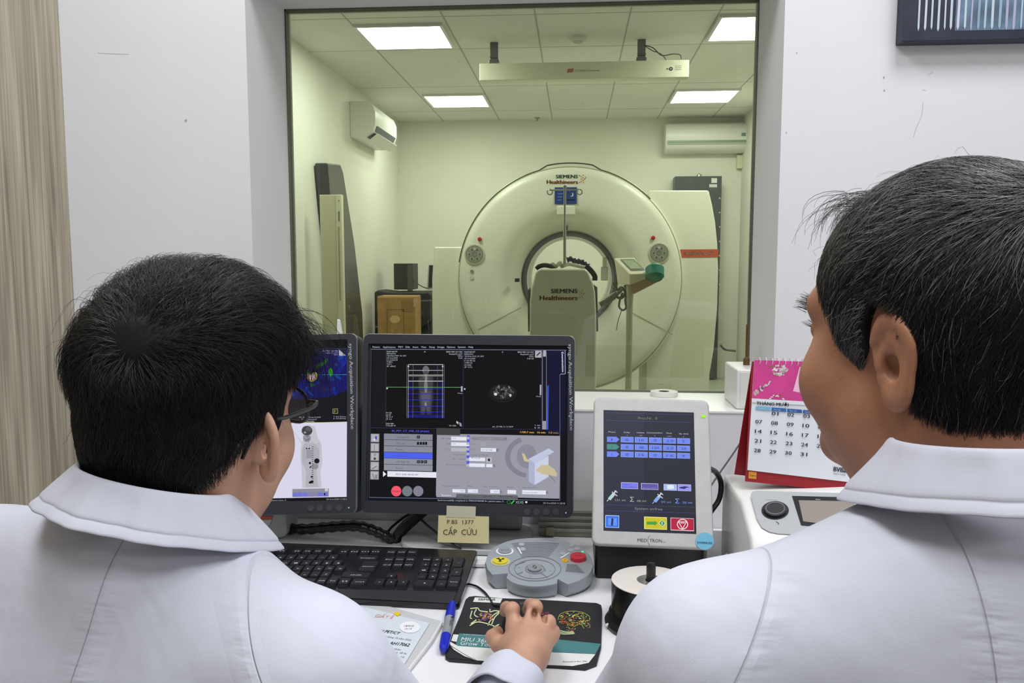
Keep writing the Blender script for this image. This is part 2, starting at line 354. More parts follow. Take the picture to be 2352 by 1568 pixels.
# ultraviolet lamp housing under the ceiling
M_cream = mat('cream_enamel',(226,222,200),rough=.4); M_brk = mat('galvanised_bracket',(120,122,124),rough=.4,metal=.7)
Yu = 5.9
a = at(1101,148,Yu); b = at(1583,135,Yu); zt = (a[2]+b[2])/2; zb = at(1340,181,Yu)[2]
t_ = thing('ultraviolet_lamp','long cream lamp housing hung under the scan room ceiling on two brackets','lamp',((a[0]+b[0])/2,Yu+.05,zb))
mb = MB(); mb.prism([(a[0],Yu,zt),(a[0],Yu,zb),(a[0],Yu+.10,zb),(a[0],Yu+.10,zt)],(b[0]-a[0],0,0),M_cream); mb.build('housing',t_,bevel=.004)
mb = MB(); pu = Plane((0,Yu-.0006,2.4)); pu.poly(mb,[(1304,158),(1318,157),(1316,166),(1302,167)],pm(190,120,100)); pu.text(mb,'DORIADO',1322,165,1357,163.5,5,pm(160,150,140)); pu.rect(mb,1358,161,1377,163,pm(170,165,150)); mb.build('maker_mark',t_); mb = MB()
pu.ell(mb,1533,158,2.2,2.2,pm(150,120,70)); pu.ell(mb,1541,158,4.5,4.5,pm(60,62,66)); pu.ell(mb,1541,158,2,2,pm(170,170,170),.0008)
for q in range(3): pu.rect(mb,1550,151+q*4,1565,152.2+q*4,pm(150,146,130))
mb.build('switch_panel',t_)
for xx in (1135,1473):
    p = at(xx,140,Yu+.05); mb = MB(); mb.box((p[0]-.035,Yu+.02,zt-.002),(p[0]+.035,Yu+.08,zt+.03),M_brk); mb.box((p[0]-.028,Yu+.035,zt+.03),(p[0]+.028,Yu+.065,SZ),M_brk)
    mb.tube([(p[0]-.03,Yu+.03,zt+.05),(p[0]+.03,Yu+.03,zt+.05)],.008,M_brk,8); mb.build('bracket',t_,bevel=.003)
mb = MB(); P = [at(1480,104,Yu+.02),at(1500,110,Yu+.02),at(1520,127,Yu+.03),at(1545,124,Yu+.03),at(1562,126,Yu+.04),at(1566,136,Yu+.04)]; mb.tube(smooth_path(P),.004,mat('grey_cable',(84,84,82)),6); P2 = [at(1482,106,Yu+.03),at(1498,116,Yu+.03),at(1518,124,Yu+.04),at(1530,137,Yu+.05)]; mb.tube(smooth_path(P2),.003,mat('grey_cable'),6); mb.build('cable',t_,smooth=True)
# air conditioners
M_ac = mat('ac_white',(226,226,218),rough=.35); M_acd = mat('ac_slot',(88,92,98),rough=.5); M_acg = mat('ac_green_strip',(126,150,130),rough=.4)
prof = [(0,.31),(.15,.31),(.20,.28),(.225,.22),(.225,.12),(.20,.05),(.12,0),(0,0)]      # (out from wall, up)
def air_conditioner(o, along, out, L, label, open_flap):
    o = np.array(o,float); along = np.array(along,float); out = np.array(out,float); up = np.array([0,0,1.0])
    t_ = thing('air_conditioner',label,'air conditioner',o,'air conditioners')
    mb = MB(); mb.prism([o+out*a_+up*h for a_,h in prof],along*L,M_ac); mb.build('body',t_,bevel=.006)
    if open_flap:
        mb = MB(); q = [(.222,.085),(.195,.04),(.13,.0)]
        for s0,s1 in ((.0,.45),(.55,1.0)):
            A = [(.2265-.0275*s0*1.0, .105-.055*s0),(.2265-.0275*s1, .105-.055*s1)]
        mb.prism([o+along*.07+out*.229+up*.105, o+along*.07+out*.206+up*.058, o+along*.07+out*.19+up*.058, o+along*.07+out*.2+up*.105],along*(L-.14),M_acd)
        mb.prism([o+along*.07+out*.198+up*.046, o+along*.07+out*.135+up*.006, o+along*.07+out*.13+up*.02, o+along*.07+out*.19+up*.06],along*(L-.14),M_acd); mb.build('outlet',t_)
        mb = MB(); mb.prism([o+along*.05+out*.235+up*.035, o+along*.05+out*.16+up*-.02, o+along*.05+out*.157+up*-.015, o+along*.05+out*.232+up*.04],along*(L-.1),M_ac); mb.build('flap',t_)
    else:
        mb = MB(); mb.prism([o+along*.02+out*.2262+up*.118, o+along*.02+out*.2262+up*.096, o+along*.02+out*.215+up*.096, o+along*.02+out*.215+up*.118],along*(L-.04),M_acg); mb.build('air_slot',t_)
        mb = MB(); mb.prism([o+along*.02+out*.222+up*.085, o+along*.02+out*.14+up*.012, o+along*.02+out*.138+up*.02, o+along*.02+out*.218+up*.09],along*(L-.04),mat('ac_flap_lip',(196,198,186),rough=.4)); mb.build('flap',t_)  # closed flap, a little greyer than the body
        mb = MB(); mb.prism([o+along*(L-.075)+out*.2262+up*.19, o+along*(L-.075)+out*.2262+up*.155, o+along*(L-.03)+out*.2262+up*.155, o+along*(L-.03)+out*.2262+up*.19],out*.002,pm(110,140,120)); mb.build('badge',t_)
yl0 = atx(803,265,SX0)[1]; zl = atx(806,318,SX0+.001)[2]
a = at(1523,355,SY1); b = at(1713,350,SY1)
air_conditioner((SX0,7.2,2.37),(0,1,0),(1,0,0),.87,'white air conditioner on the left wall of the scan room with its flap open',True)
air_conditioner((a[0],SY1,a[2]),(1,0,0),(0,-1,0),b[0]-a[0]-.02,'white air conditioner high on the back wall of the scan room, right side',False)
p = at(1690,388,SY1); q = at(1727,357,SY1); mb = MB(); mb.box((p[0],SY1-.06,p[2]),(min(q[0],SX1),SY1,q[2]),mat('cream_box',(212,208,178),rough=.5)); 
tag(mb.build('junction_box',bevel=.004),'small cream switch box on the back wall under the right air conditioner','junction box')
# ---------------- gantry ----------------
M_gan = mat('gantry_shell',(240,238,222),rough=.32,noise=.01,nscale=2); M_gan2 = mat('gantry_side_shell',(242,239,222),rough=.4); M_line = mat('gantry_seam',(84,86,74),rough=.5)
GX,GZ,GY = -.045,1.15,6.4
t_ = thing('scanner_gantry','large round cream scanner gantry with a ring opening, standing behind the patient table','medical scanner',(GX,GY+.6,0))
def ringR(th):      # outline radius, with the raised crown at the top; th measured from +X
    d = abs(th-PI/2); k = max(0,min(1,(.26-d)/.05)); k = k*k*(3-2*k); return .885+.022*k
mb = MB(); N = 160; rows = []
for (k,y) in ((-.014,.055),(0,.075),(0,.35),(0,.9),(-.02,.93)): rows.append([(GX+(ringR(2*PI*j/N)+k)*math.cos(2*PI*j/N),GY+y,max(.02,GZ+(ringR(2*PI*j/N)+k)*math.sin(2*PI*j/N))) for j in range(N)])
inner = [(GX+.34*math.cos(2*PI*j/N),GY+.93,GZ+.34*math.sin(2*PI*j/N)) for j in range(N)]; rows.append(inner)
inf = [(GX+.8*math.cos(2*PI*j/N),GY+.055,max(.05,GZ+.8*math.sin(2*PI*j/N))) for j in range(N)]; rows.insert(0,inf)
vs = [p for r in rows for p in r]; fs = [(i*N+j,(i+1)*N+j,(i+1)*N+(j+1)%N,i*N+(j+1)%N) for i in range(len(rows)-1) for j in range(N)]
mb.add(vs,fs,M_gan); mb.build('rear_shell',t_,smooth=True,angle=50)
mb = MB()
for j in range(N):
    a,b = 2*PI*j/N,2*PI*(j+1)/N
    if 0.95*PI > a > .24*PI or False:
        A = [(GX+r*math.cos(q),GY+.052,GZ+r*math.sin(q)) for q,r in ((a,ringR(a)-.004),(b,ringR(b)-.004),(b,ringR(b)-.011),(a,ringR(a)-.011))]
        mb.prism(A,(0,.02,0),M_line)
mb.build('seam_gasket',t_)
prof = [(.865,.06),(.862,.03),(.845,.008),(.80,0),(.62,0),(.56,.004),(.50,.03),(.445,.09),(.405,.17),(.375,.22)]
mb = MB(); mb.lathe(prof,M_gan,(GX,GY,GZ),(0,1,0),n=128,caps=False); mb.build('front_cover',t_,smooth=True,angle=60)
mb = MB(); mb.lathe([(.376,.215),(.372,.19),(.355,.19),(.342,.23)],mat('bore_metal_ring',(120,124,136),rough=.3,metal=.6),(GX,GY,GZ),(0,1,0),n=96,caps=False); mb.build('bore_ring',t_,smooth=True)
mb = MB(); mb.lathe([(.342,.225),(.335,.5),(.335,.93)],mat('bore_liner',(214,212,196),rough=.3),(GX,GY,GZ),(0,1,0),n=96,caps=False); mb.build('bore_liner',t_,smooth=True)
# edge groove of the front cover (full circle) and the two seams at the bottom
pg = Plane((0,GY-.002,1.2))
mb = MB()
for j in range(N):
    a,b = 2*PI*j/N,2*PI*(j+1)/N
    A = [(GX+r*math.cos(q),GY+.045,GZ+r*math.sin(q)) for q,r in ((a,.872),(b,.872),(b,.864),(a,.864))]
    if A[0][2] > .1: mb.prism(A,(0,.02,0),mat('gantry_groove',(176,174,150),rough=.5))
pg.line(mb,1198,706,1098,757,2,mat('gantry_groove')); pg.line(mb,1440,712,1545,768,2,mat('gantry_groove'))
mb.build('cover_groove',t_)
# side covers
Ys = GY+.12
def scover(pts,name,extra=None):
    mb = MB(); P = [at(x,y,Ys) for x,y in pts]; b0 = P[-1].copy(); P.append(np.array([P[-1][0],Ys,0.02])); P.append(np.array([P[0][0],Ys,0.02])); mb.prism(P,(0,.7,0),M_gan2)
    if extra: extra(mb)
    return mb.build(name,t_,bevel=.012)
scover([(1490,437),(1628,437),(1636,470),(1643,510),(1648,560),(1650,620),(1648,700),(1640,800),(1630,860)],'side_cover')
scover([(1110,567),(997,567),(992,640),(993,760)],'side_cover')
mb = MB(); ps = Plane((0,Ys-.004,1.2)); ps.poly(mb,[(1552,573),(1650,572),(1650.5,590),(1560,591)],mat('red_stripe',(206,96,70),rough=.4)); ps.text(mb,'BIOGRAPH mCT',1571,585.5,1638,585,7,pm(240,225,205),.0008,bold=.02)
mb.build('model_stripe',t_)
# control pads, buttons
for cx,cy in ((1090,584),(1514,581)):
    mb = MB(); pp = Plane((0,GY-.004,1.2)); c = pp.P(cx,cy); mb.lathe([(.082,.006),(.080,-.004),(.070,-.006),(.070,-.002),(0,-.002)],mat('pad_rim',(206,204,180),rough=.4),c,(0,1,0),n=32,caps=False); 
    mb.lathe([(.068,0),(.066,-.006),(0,-.006)],mat('control_pad_grey',(150,152,138),rough=.5),c,(0,1,0),n=32,caps=False)
    pq = Plane((0,GY-.012,1.2))
    for k in range(6):
        a = PI/3*k; pq.ring(mb,cx+12*math.cos(a),cy+12*math.sin(a),4.5,4.5,1,pm(196,196,180)); pq.ell(mb,cx+12*math.cos(a),cy+12*math.sin(a),2,2,pm(110,112,104))
    pq.poly(mb,[(cx-7,cy-15),(cx+7,cy-15),(cx+2,cy-9),(cx-2,cy-9)],pm(215,213,196)); pq.ring(mb,cx,cy,5,5,1,pm(120,122,112)); mb.build('control_pad',t_,smooth=True)
for cx,cy in ((1102,549),(1500,546)):
    mb = MB(); mb.lathe([(.016,.004),(.016,-.012),(.010,-.018),(0,-.019)],mat('stop_red',(190,50,50),rough=.35),pg.P(cx,cy),(0,1,0),n=20,caps=False); mb.build('emergency_button',t_,smooth=True)
mb = MB(); mb.lathe([(.014,.003),(.013,-.006),(0,-.006)],mat('socket_grey',(150,145,125)),pg.P(1084,623),(0,1,0),n=16,caps=False); mb.lathe([(.015,.003),(.015,-.004),(0,-.004)],pm(214,214,206),pg.P(1084,637),(0,1,0),n=16,caps=False); mb.build('socket',t_)
mb = MB(); c = pg.P(1188,643); mb.cbox(c+np.array([0,.0,0]),(.035,.06,.028),mat('black_latch',(45,45,48))); mb.build('latch',t_,bevel=.004); mb = MB(); c = at(1302,524,GY+.12); mb.cbox(c,(.012,.08,.03),mat('black_latch')); mb.build('latch',t_,bevel=.004)
# lettering
M_teal = pm(40,120,120); M_orange = pm(214,98,60)
def brand(mb,pl,x0,y0,w1,x2,y2,w2,h1,h2,dots):
    pl.text(mb,'SIEMENS',x0,y0,x0+w1,y0,h1,M_teal,bold=.025); pl.text(mb,'Healthineers',x2,y2,x2+w2,y2,h2,M_orange,bold=.03)
    for k,(dx,dy) in enumerate(((0,0),(0,-6),(0,6),(4,-3),(4,3),(8,0),(-4,-8),(-4,8),(5,-9),(5,8),(10,-3))): pl.ell(mb,dots[0]+dx,dots[1]+dy,1.3,1.3,M_orange if k%3 else pm(200,130,60),n=8)
mb = MB(); brand(mb,pg,1277,409,50,1256,422,71,8,9,(1335,411)); mb.build('lettering',t_)
mb = MB(); pb = Plane((0,GY-.006,1.2)); pb.rect(mb,1274,430,1325,469,mat('blue_sheet',(38,66,140),rough=.4)); pb.rect(mb,1274,434,1325,436,pm(190,200,220),.001); pb.ell(mb,1313,447,4.5,4.5,pm(210,220,235),.001); pb.ell(mb,1310.5,446,4,4,mat('blue_sheet'),.0015)
for k in range(3): pb.rect(mb,1281,444+k*7,1293-2*k,446+k*7,pm(110,140,200),.001); pb.rect(mb,1302,458,1320,460,pm(110,140,200),.001)
mb.build('instruction_sheet',t_)
mb = MB(); c = pg.P(1300,483); mb.cbox(c,(.14,.03,.075),M_gan); mb.build('laser_housing',t_,bevel=.012)
mb = MB(); c = at(1346,625,GY+.1); 
# ---------------- patient table ----------------
YT = 4.95
M_tab = mat('table_shell',(232,230,210),rough=.35)
def T(x,y,dy=0): return at(x,y,YT+dy)
bx = T(1293,700); t_ = thing('patient_table','cream patient table with curved foot cover and lettering in front of the gantry','patient table',(bx[0],YT+.7,0))
pts = [(1236,617),(1346,617),(1352,626),(1363,652),(1367,672),(1369,710),(1370,770),(1370,860),(1216,860),(1216,770),(1217,690),(1221,660),(1229,628)]
P = [T(x,y) for x,y in pts]
for p in P:
    if p[2] < .75: p[2] = .02
mb = MB(); mb.prism(P,(0,.32,0),M_tab); mb.build('foot_cover',t_,bevel=.02,seg=3)
zt = T(1290,617)[2]; x0 = T(1240,640)[0]; x1 = T(1350,640)[0]
mb = MB(); pr = [(x0+.02,.0),(x0,.03),(x0+.03,-.05),(x1-.03,-.05),(x1,.03),(x1-.02,0)]; mb.prism([(a,YT+.30,zt-.03+b) for a,b in ((x0+.0,0),(x0+.05,-.05),(x1-.05,-.05),(x1,0),(x1-.06,-.022),(x0+.06,-.022))],(0,1.75,0),mat('table_top_cream',(212,210,190),rough=.4)); mb.build('table_top',t_)
mb = MB(); mb.box((x0+.03,YT+.3,.02),(x1-.03,YT+1.2,zt-.14),M_tab); mb.build('pedestal',t_,bevel=.02)
mb = MB(); mb.prism([T(1212,668,.33),T(1217,660,.33),T(1222,700,.33),T(1218,760,.33),T(1213,762,.33)],(0,.1,0),mat('dark_rail',(92,94,84),rough=.4)); mb.build('side_rail',t_); mb = MB(); mb.prism([T(1346,640,.33),T(1372,660,.33),T(1374,760,.33),T(1369,762,.33)],(0,.1,0),mat('dark_rail')); mb.build('side_rail',t_)
mb = MB(); pt = Plane((0,YT-.002,1.2)); brand(mb,pt,1266,673,60,1240,689,86,10,10.5,(1332,676)); mb.build('lettering',t_)
# straps, pad and blanket lying on the table
M_strap = mat('black_strap',(38,40,42),rough=.8)
mb = MB(); mb.tube(smooth_path([T(1232,618,.1),T(1238,612,.1),T(1250,609,.1),T(1264,611,.12),T(1270,615,.14)]),[.014]*33,M_strap,8)
tag(mb.build('body_strap',smooth=True),'short black strap end at the left corner of the patient table','strap'); mb = MB(); mb.tube(smooth_path([T(1346,610,.1),T(1358,622,.1),T(1366,634,.1),T(1366,644,.1)]),.016,M_strap,8)
tag(mb.build('body_strap',smooth=True),'black body strap hanging over the right edge of the patient table','strap')
mb = MB(); mb.tube(smooth_path([T(1302,597,.34),T(1310,595,.34),T(1322,600,.34),T(1334,601,.34),T(1342,606,.34),T(1352,612,.34)]),[.016+.004*math.sin(i) for i in range(41)],mat('dark_blue_pad',(34,44,62),rough=.8),8)
tag(mb.build('head_pad',smooth=True),'dark blue rolled pad lying on the patient table beside the pole','pad')
mb = MB(); pts = [T(1262,612,.2),T(1270,606,.2),T(1276,612,.22),T(1286,603,.2),T(1290,611,.24),T(1300,608,.2),T(1310,607,.2),T(1330,611,.2),T(1345,614,.2)]
mb.tube(smooth_path(pts),.012,mat('white_sheet',(206,204,186),rough=.8),8); tag(mb.build('bed_sheet',smooth=True),'crumpled white sheet on top of the patient table','sheet')
# drip pole
M_chr = mat('chrome',(190,190,186),rough=.25,metal=.9)
t_ = thing('drip_pole','thin metal drip pole with hooks standing at the end of the patient table','drip pole',T(1297,605,.2))
mb = MB(); mb.tube([T(1297,606,.2),T(1297,520,.2)],.010,M_chr,10); mb.tube([T(1297,520,.2),T(1297.5,430,.2)],.007,M_chr,10); mb.tube([T(1296,432,.2),T(1299,426,.2)],.010,M_chr,8); mb.build('pole',t_,smooth=True)
mb = MB()
mb.tube([T(1262,437,.2),T(1330,435,.2)],.004,M_chr,8)
for s_,cx in ((-1,1263),(1,1331)): mb.tube([T(cx+s_*0+6*math.sin(a)*(1),441-6*math.cos(a),.2) for a in [PI*1.7*k/12 for k in range(13)]],.004,M_chr,6)
mb.build('hook_bar',t_,smooth=True)
# ---------------- contrast injector console ----------------
YI = 5.6
def I(x,y,dy=0): return at(x,y,YI+dy)
c = I(1447,760); t_ = thing('injector_console','cream contrast injector with slanted display on a pole beside the patient table','injector',(c[0],YI,0))
mb = MB()
A = [I(1412,592,.05),I(1462,592,.05),I(1478,620,-.02),I(1488,628,-.06),I(1452,629,-.1)]
f = [I(1410,592,.12),I(1456,591,.12),I(1486,628,-.12),I(1447,629,-.12)]; 
B = [p+np.array([0,.02,0]) for p in [I(1418,640,.12),I(1462,652,.12),I(1500,640,-.02),I(1448,662,-.10)]]
vs = [I(1410,592,.10),I(1457,591,.10),I(1484,628,-.12),I(1446,629,-.12), I(1418,650,.12),I(1450,652,.12),I(1484,640,-.12),I(1446,655,-.12)]
mb.add(vs,[(0,3,2,1),(0,4,7,3),(3,7,6,2),(2,6,5,1),(1,5,4,0),(4,5,6,7)],mat('injector_shell',(222,214,190),rough=.4)); mb.build('console_head',t_,bevel=.006)
mb = MB(); n_ = np.cross(vs[1]-vs[0],vs[3]-vs[0]); n_ = n_/np.linalg.norm(n_); n_ = n_ if n_[2] > 0 else -n_
def q4(a,b,off): return vs[0]+(vs[1]-vs[0])*a+(vs[3]-vs[0])*b+n_*off
mb.poly([q4(.2,.12,.003),q4(.88,.12,.003),q4(.88,.82,.003),q4(.2,.82,.003)],pm(110,118,104)); mb.poly([q4(.26,.2,.005),q4(.8,.2,.005),q4(.8,.74,.005),q4(.26,.74,.005)],mat('grey_green_lcd',(158,168,146),rough=.25)); mb.build('display',t_)
mb = MB(); mb.prism([I(1449,630,-.1),I(1524,634,-.1),I(1522,642,-.1),I(1455,676,-.1),I(1449,668,-.1)],(0,.2,0),mat('injector_arm',(176,160,130),rough=.45)); mb.build('injector_arm',t_,bevel=.008)
mb = MB(); mb.lathe([(.0,-.05),(.045,-.048),(.06,-.03),(.062,.03),(.045,.048),(0,.05)],mat('teal_cap',(48,132,112),rough=.5),I(1504,626,-.12),(0,.5,.87),n=24,caps=False); mb.build('teal_cover',t_,smooth=True)
mb = MB(); b = I(1444,855); mb.tube([I(1447,650),I(1446,700),(b[0],YI,.06)],[.03,.022,.022],mat('injector_pole',(200,198,172),rough=.35,metal=.2),12); mb.build('pole',t_,smooth=True)
mb = MB()
for k in range(5):
    a = 2*PI*k/5+.3; mb.tube([(b[0],YI,.12),(b[0]+.33*math.cos(a),YI+.33*math.sin(a),.06)],[.03,.02],mat('injector_pole'),10); mb.lathe([(0,-.015),(.035,-.015),(.035,.015),(0,.015)],mat('black_latch'),(b[0]+.33*math.cos(a),YI+.33*math.sin(a),.036),(0,1,0),n=14)
mb.build('wheel_base',t_,smooth=True)
M_hose = mat('grey_hose',(112,112,104),rough=.4)
mb = MB(); mb.tube(smooth_path([I(1434,655),I(1440,668),I(1436,690),I(1438,706),I(1430,712),I(1422,704),I(1424,688),I(1430,672)]),.007,M_hose,8); mb.tube(smooth_path([I(1408,648),I(1418,665),I(1428,660),I(1436,672),I(1428,684),I(1414,680),I(1410,668)]),.009,M_hose,8); mb.tube(smooth_path([I(1428,712),I(1420,735),I(1416,758)]),.003,M_hose,6)
mb.build('hose',t_,smooth=True)
mb = MB()
for s0,s1 in (((1378,700),(1412,682)),((1392,690),(1416,672))): mb.tube([I(*s0),I(*s1)],[.02,.016],mat('syringe_grey',(128,130,122),rough=.3),10)
mb.tube([I(1406,686),I(1430,662)],.014,mat('syringe_grey'),10); mb.build('syringe_mount',t_,smooth=True)
p = I(1388,625,.3); mb = MB(); 
# clear drip bag, attached to the gantry at the bore opening
tg = [o for o in COL.objects if o.name == 'scanner_gantry'][0]
mb = MB(); c = I(1388,628,1.05); c = at(1388,628,GY+.22); mb.cbox(c,(.055,.04,.11),mat('clear_bag',(200,204,184),rough=.2)); mb.cbox(c+np.array([0,0,.09]),(.03,.05,.08),mat('clear_bag')); mb.build('bore_drip_bag',tg,bevel=.008,seg=3)
# ---------------- along the walls ----------------
M_dk = mat('slate_board',(66,72,76),rough=.35,noise=.1)
a = at(1551,405,9.0); b = at(1658,405,9.0)
t_ = thing('dark_cabinet','tall slate grey cabinet with two white labels behind the gantry, right','cabinet',((a[0]+b[0])/2,9.05,0))
mb = MB(); mb.box((a[0],9.0,.02),(b[0],9.18,a[2]),M_dk); pc = Plane((0,8.998,1.5))
for k in range(12): pc.ell(mb,1653,455+k*33,1.8,1.8,pm(190,190,180))
mb.build('body',t_)
mb = MB(); pc = Plane((0,8.998,1.5)); pc.rect(mb,1634,409,1647,420,pm(206,208,200)); pc.rect(mb,1629,423,1647,430,pm(196,198,190)); mb.build('label_stickers',t_)
mb = MB(); c = at(1606,403,9.1); mb.lathe([(.03,0),(.025,.02),(0,.035)],mat('satin_metal'),(c[0],9.1,c[2]-.01),n=12); mb.build('top_knob',t_)
# black transfer board leaning against the left wall
def S(x,y,X): return atx(x,y,X)
pts = [S(752,374,-1.86),S(783,378,-1.86),S(789,396,-1.86),S(815,560,-1.86),S(833,720,-1.86),S(834,765,-1.86),S(805,765,-1.86),S(760,470,-1.86)]
lo = [p.copy() for p in pts]
mb = MB(); 
y1 = pts[5][1]; y0 = pts[6][1]
P = pts[:5]+[np.array([-1.86,y1+.05,.02]),np.array([-1.86,y0+.0,.02])]+pts[7:]
mb.prism(P,(-.1,0,0),mat('black_vinyl_board',(52,57,62),rough=.25,noise=.15)); tag(mb.build('transfer_board',bevel=.012),'tall black board leaning against the left wall of the scan room','board')
a = at(748,447,5.9); b = at(784,447,5.9)
t_ = thing('cream_door_leaf','narrow cream door leaf standing open in front of the black board','door leaf',((a[0]+b[0])/2,5.9,0))
mb = MB(); mb.box((SX0+.12,5.9,.02),(b[0],5.95,a[2]),mat('cream_leaf',(218,212,184),rough=.5)); mb.build('leaf',t_,bevel=.003)
mb = MB(); mb.box((b[0]-.04,5.896,.02),(b[0]-.004,5.9,a[2]-.004),mat('cream_leaf_edge',(228,224,200),rough=.5)); pl = Plane((0,5.895,1.5))
pl.ell(mb,778,461,1.5,1.5,pm(120,100,60)); pl.rect(mb,777,485,780,508,pm(120,115,90)); pl.rect(mb,778,520,781,690,pm(170,165,135)); mb.build('edge_strip',t_)
# carton, black bag, speaker, picture
YC = 7.6
a = at(866,680,YC); b = at(954,680,YC); M_cart = mat('brown_carton',(176,136,82),rough=.7,noise=.12,nscale=10)
t_ = thing('brown_carton','brown carton box with round label standing before the black bag','box',((a[0]+b[0])/2,YC+.2,0))
mb = MB(); mb.box((a[0],YC,.02),(b[0],YC+.28,a[2]),M_cart); mb.build('box_body',t_,bevel=.006)
mb = MB(); pl = Plane((0,YC-.003,1)); pl.rect(mb,868,682,955,684.5,pm(205,170,110)); pl.rect(mb,950,684,955,705,pm(190,180,140)); pl.frame(mb,888,710,928,770,pm(150,108,60),1.5); pl.ell(mb,907,733,12,9,pm(222,190,130)); pl.rect(mb,922,690,948,716,pm(158,120,72)); mb.build('carton_markings',t_)
a = at(864,668,YC+.4); b = at(992,668,YC+.4); z1 = a[2]
t_ = thing('black_bag','bulky black bag behind the brown carton, left of the gantry','bag',((a[0]+b[0])/2,YC+.6,0))
mb = MB(); P = [at(x,y,YC+.38) for x,y in ((858,672),(866,667),(900,671),(985,670),(992,680),(991,765))]; P += [np.array([P[-1][0],YC+.38,.02]),np.array([P[0][0]-.01,YC+.38,.02]),at(857,720,YC+.38)]
mb.prism(P,(0,.4,0),mat('black_nylon',(46,50,54),rough=.7,noise=.2)); mb.prism([at(960,690,YC+.3),at(990,688,YC+.3),at(988,735,YC+.3),at(968,752,YC+.3),at(958,750,YC+.3)],(0,.1,0),mat('black_nylon')); mb.build('bag_body',t_,bevel=.02,seg=3)
a = at(904,605,YC+.45); b = at(948,605,YC+.45)
t_ = thing('black_speaker','small black speaker box standing on top of the black bag','speaker',((a[0]+b[0])/2,YC+.55,z1))
mb = MB(); mb.box((a[0],YC+.45,z1+.012),(b[0],YC+.72,a[2]),mat('black_box',(44,47,50),rough=.5)); mb.build('speaker_body',t_,bevel=.006)
mb = MB(); mb.box((b[0]-.055,YC+.445,z1),(b[0]-.004,YC+.45,a[2]-.01),mat('grey_side',(84,86,86),rough=.5)); mb.build('side_strip',t_)
P = [at(948,640,YC+.5),at(960,652,YC+.5),at(975,660,YC+.5),at(986,662,YC+.5)]; mb = MB(); mb.tube(smooth_path(P),.006,mat('grey_cable'),6); mb.build('cable',t_)
mb = MB(); Q = [at(984,607,YC+.6),at(995,607,YC+.6),at(995,665,YC+.6),at(980,665,YC+.6)]; mb.prism(Q,(0,.03,0),mat('white_plastic')); Q = [at(986,609,YC+.59),at(995,609,YC+.59),at(995,660,YC+.59),at(984,660,YC+.59)]; mb.prism(Q,(0,.01,0),mat('black_box'))
tag(mb.build('small_monitor'),'thin white edged monitor standing on the black bag beside the gantry','monitor')
# low desk-height cable run at right of the gantry foot
P = [at(1655,792,8.4),at(1665,802,8.4),at(1690,806,8.4)]; mb = MB(); mb.tube(smooth_path(P),.012,mat('grey_cable'),6); tag(mb.build('wall_cable',smooth=True),'dark cable leaving the slate cabinet towards the right wall','cable')
# =============== ON THE DESK ===============
DZ = 0.75
def D(x, y, h=0.0): return atz(x, y, DZ+h)
M_desk = mat('white_desk_laminate',(236,236,238),rough=.35,spec=.4)
t_ = thing('desk','long white desk running along the wall under the window','desk',(.5,1.35,0))
mb = MB(); mb.box((XL+.002,1.0,DZ-.03),(XR-.002,W-.002,DZ),M_desk); mb.build('desktop',t_,bevel=.002)
for x in (XL+.02,.45,XR-.06): mb = MB(); mb.box((x,1.04,.0),(x+.03,W-.02,DZ-.03),M_desk); mb.build('side_panel',t_)
M_bez = mat('charcoal_bezel',(47,50,58),rough=.45); M_bezL = mat('grey_bezel_edge',(120,124,130),rough=.4); M_btn = mat('bezel_button',(66,68,76),rough=.4); M_silver = mat('silver_plastic',(178,180,180),rough=.35); M_blk = mat('black_plastic',(22,22,24),rough=.35); M_lcdk = g(7,8,14)
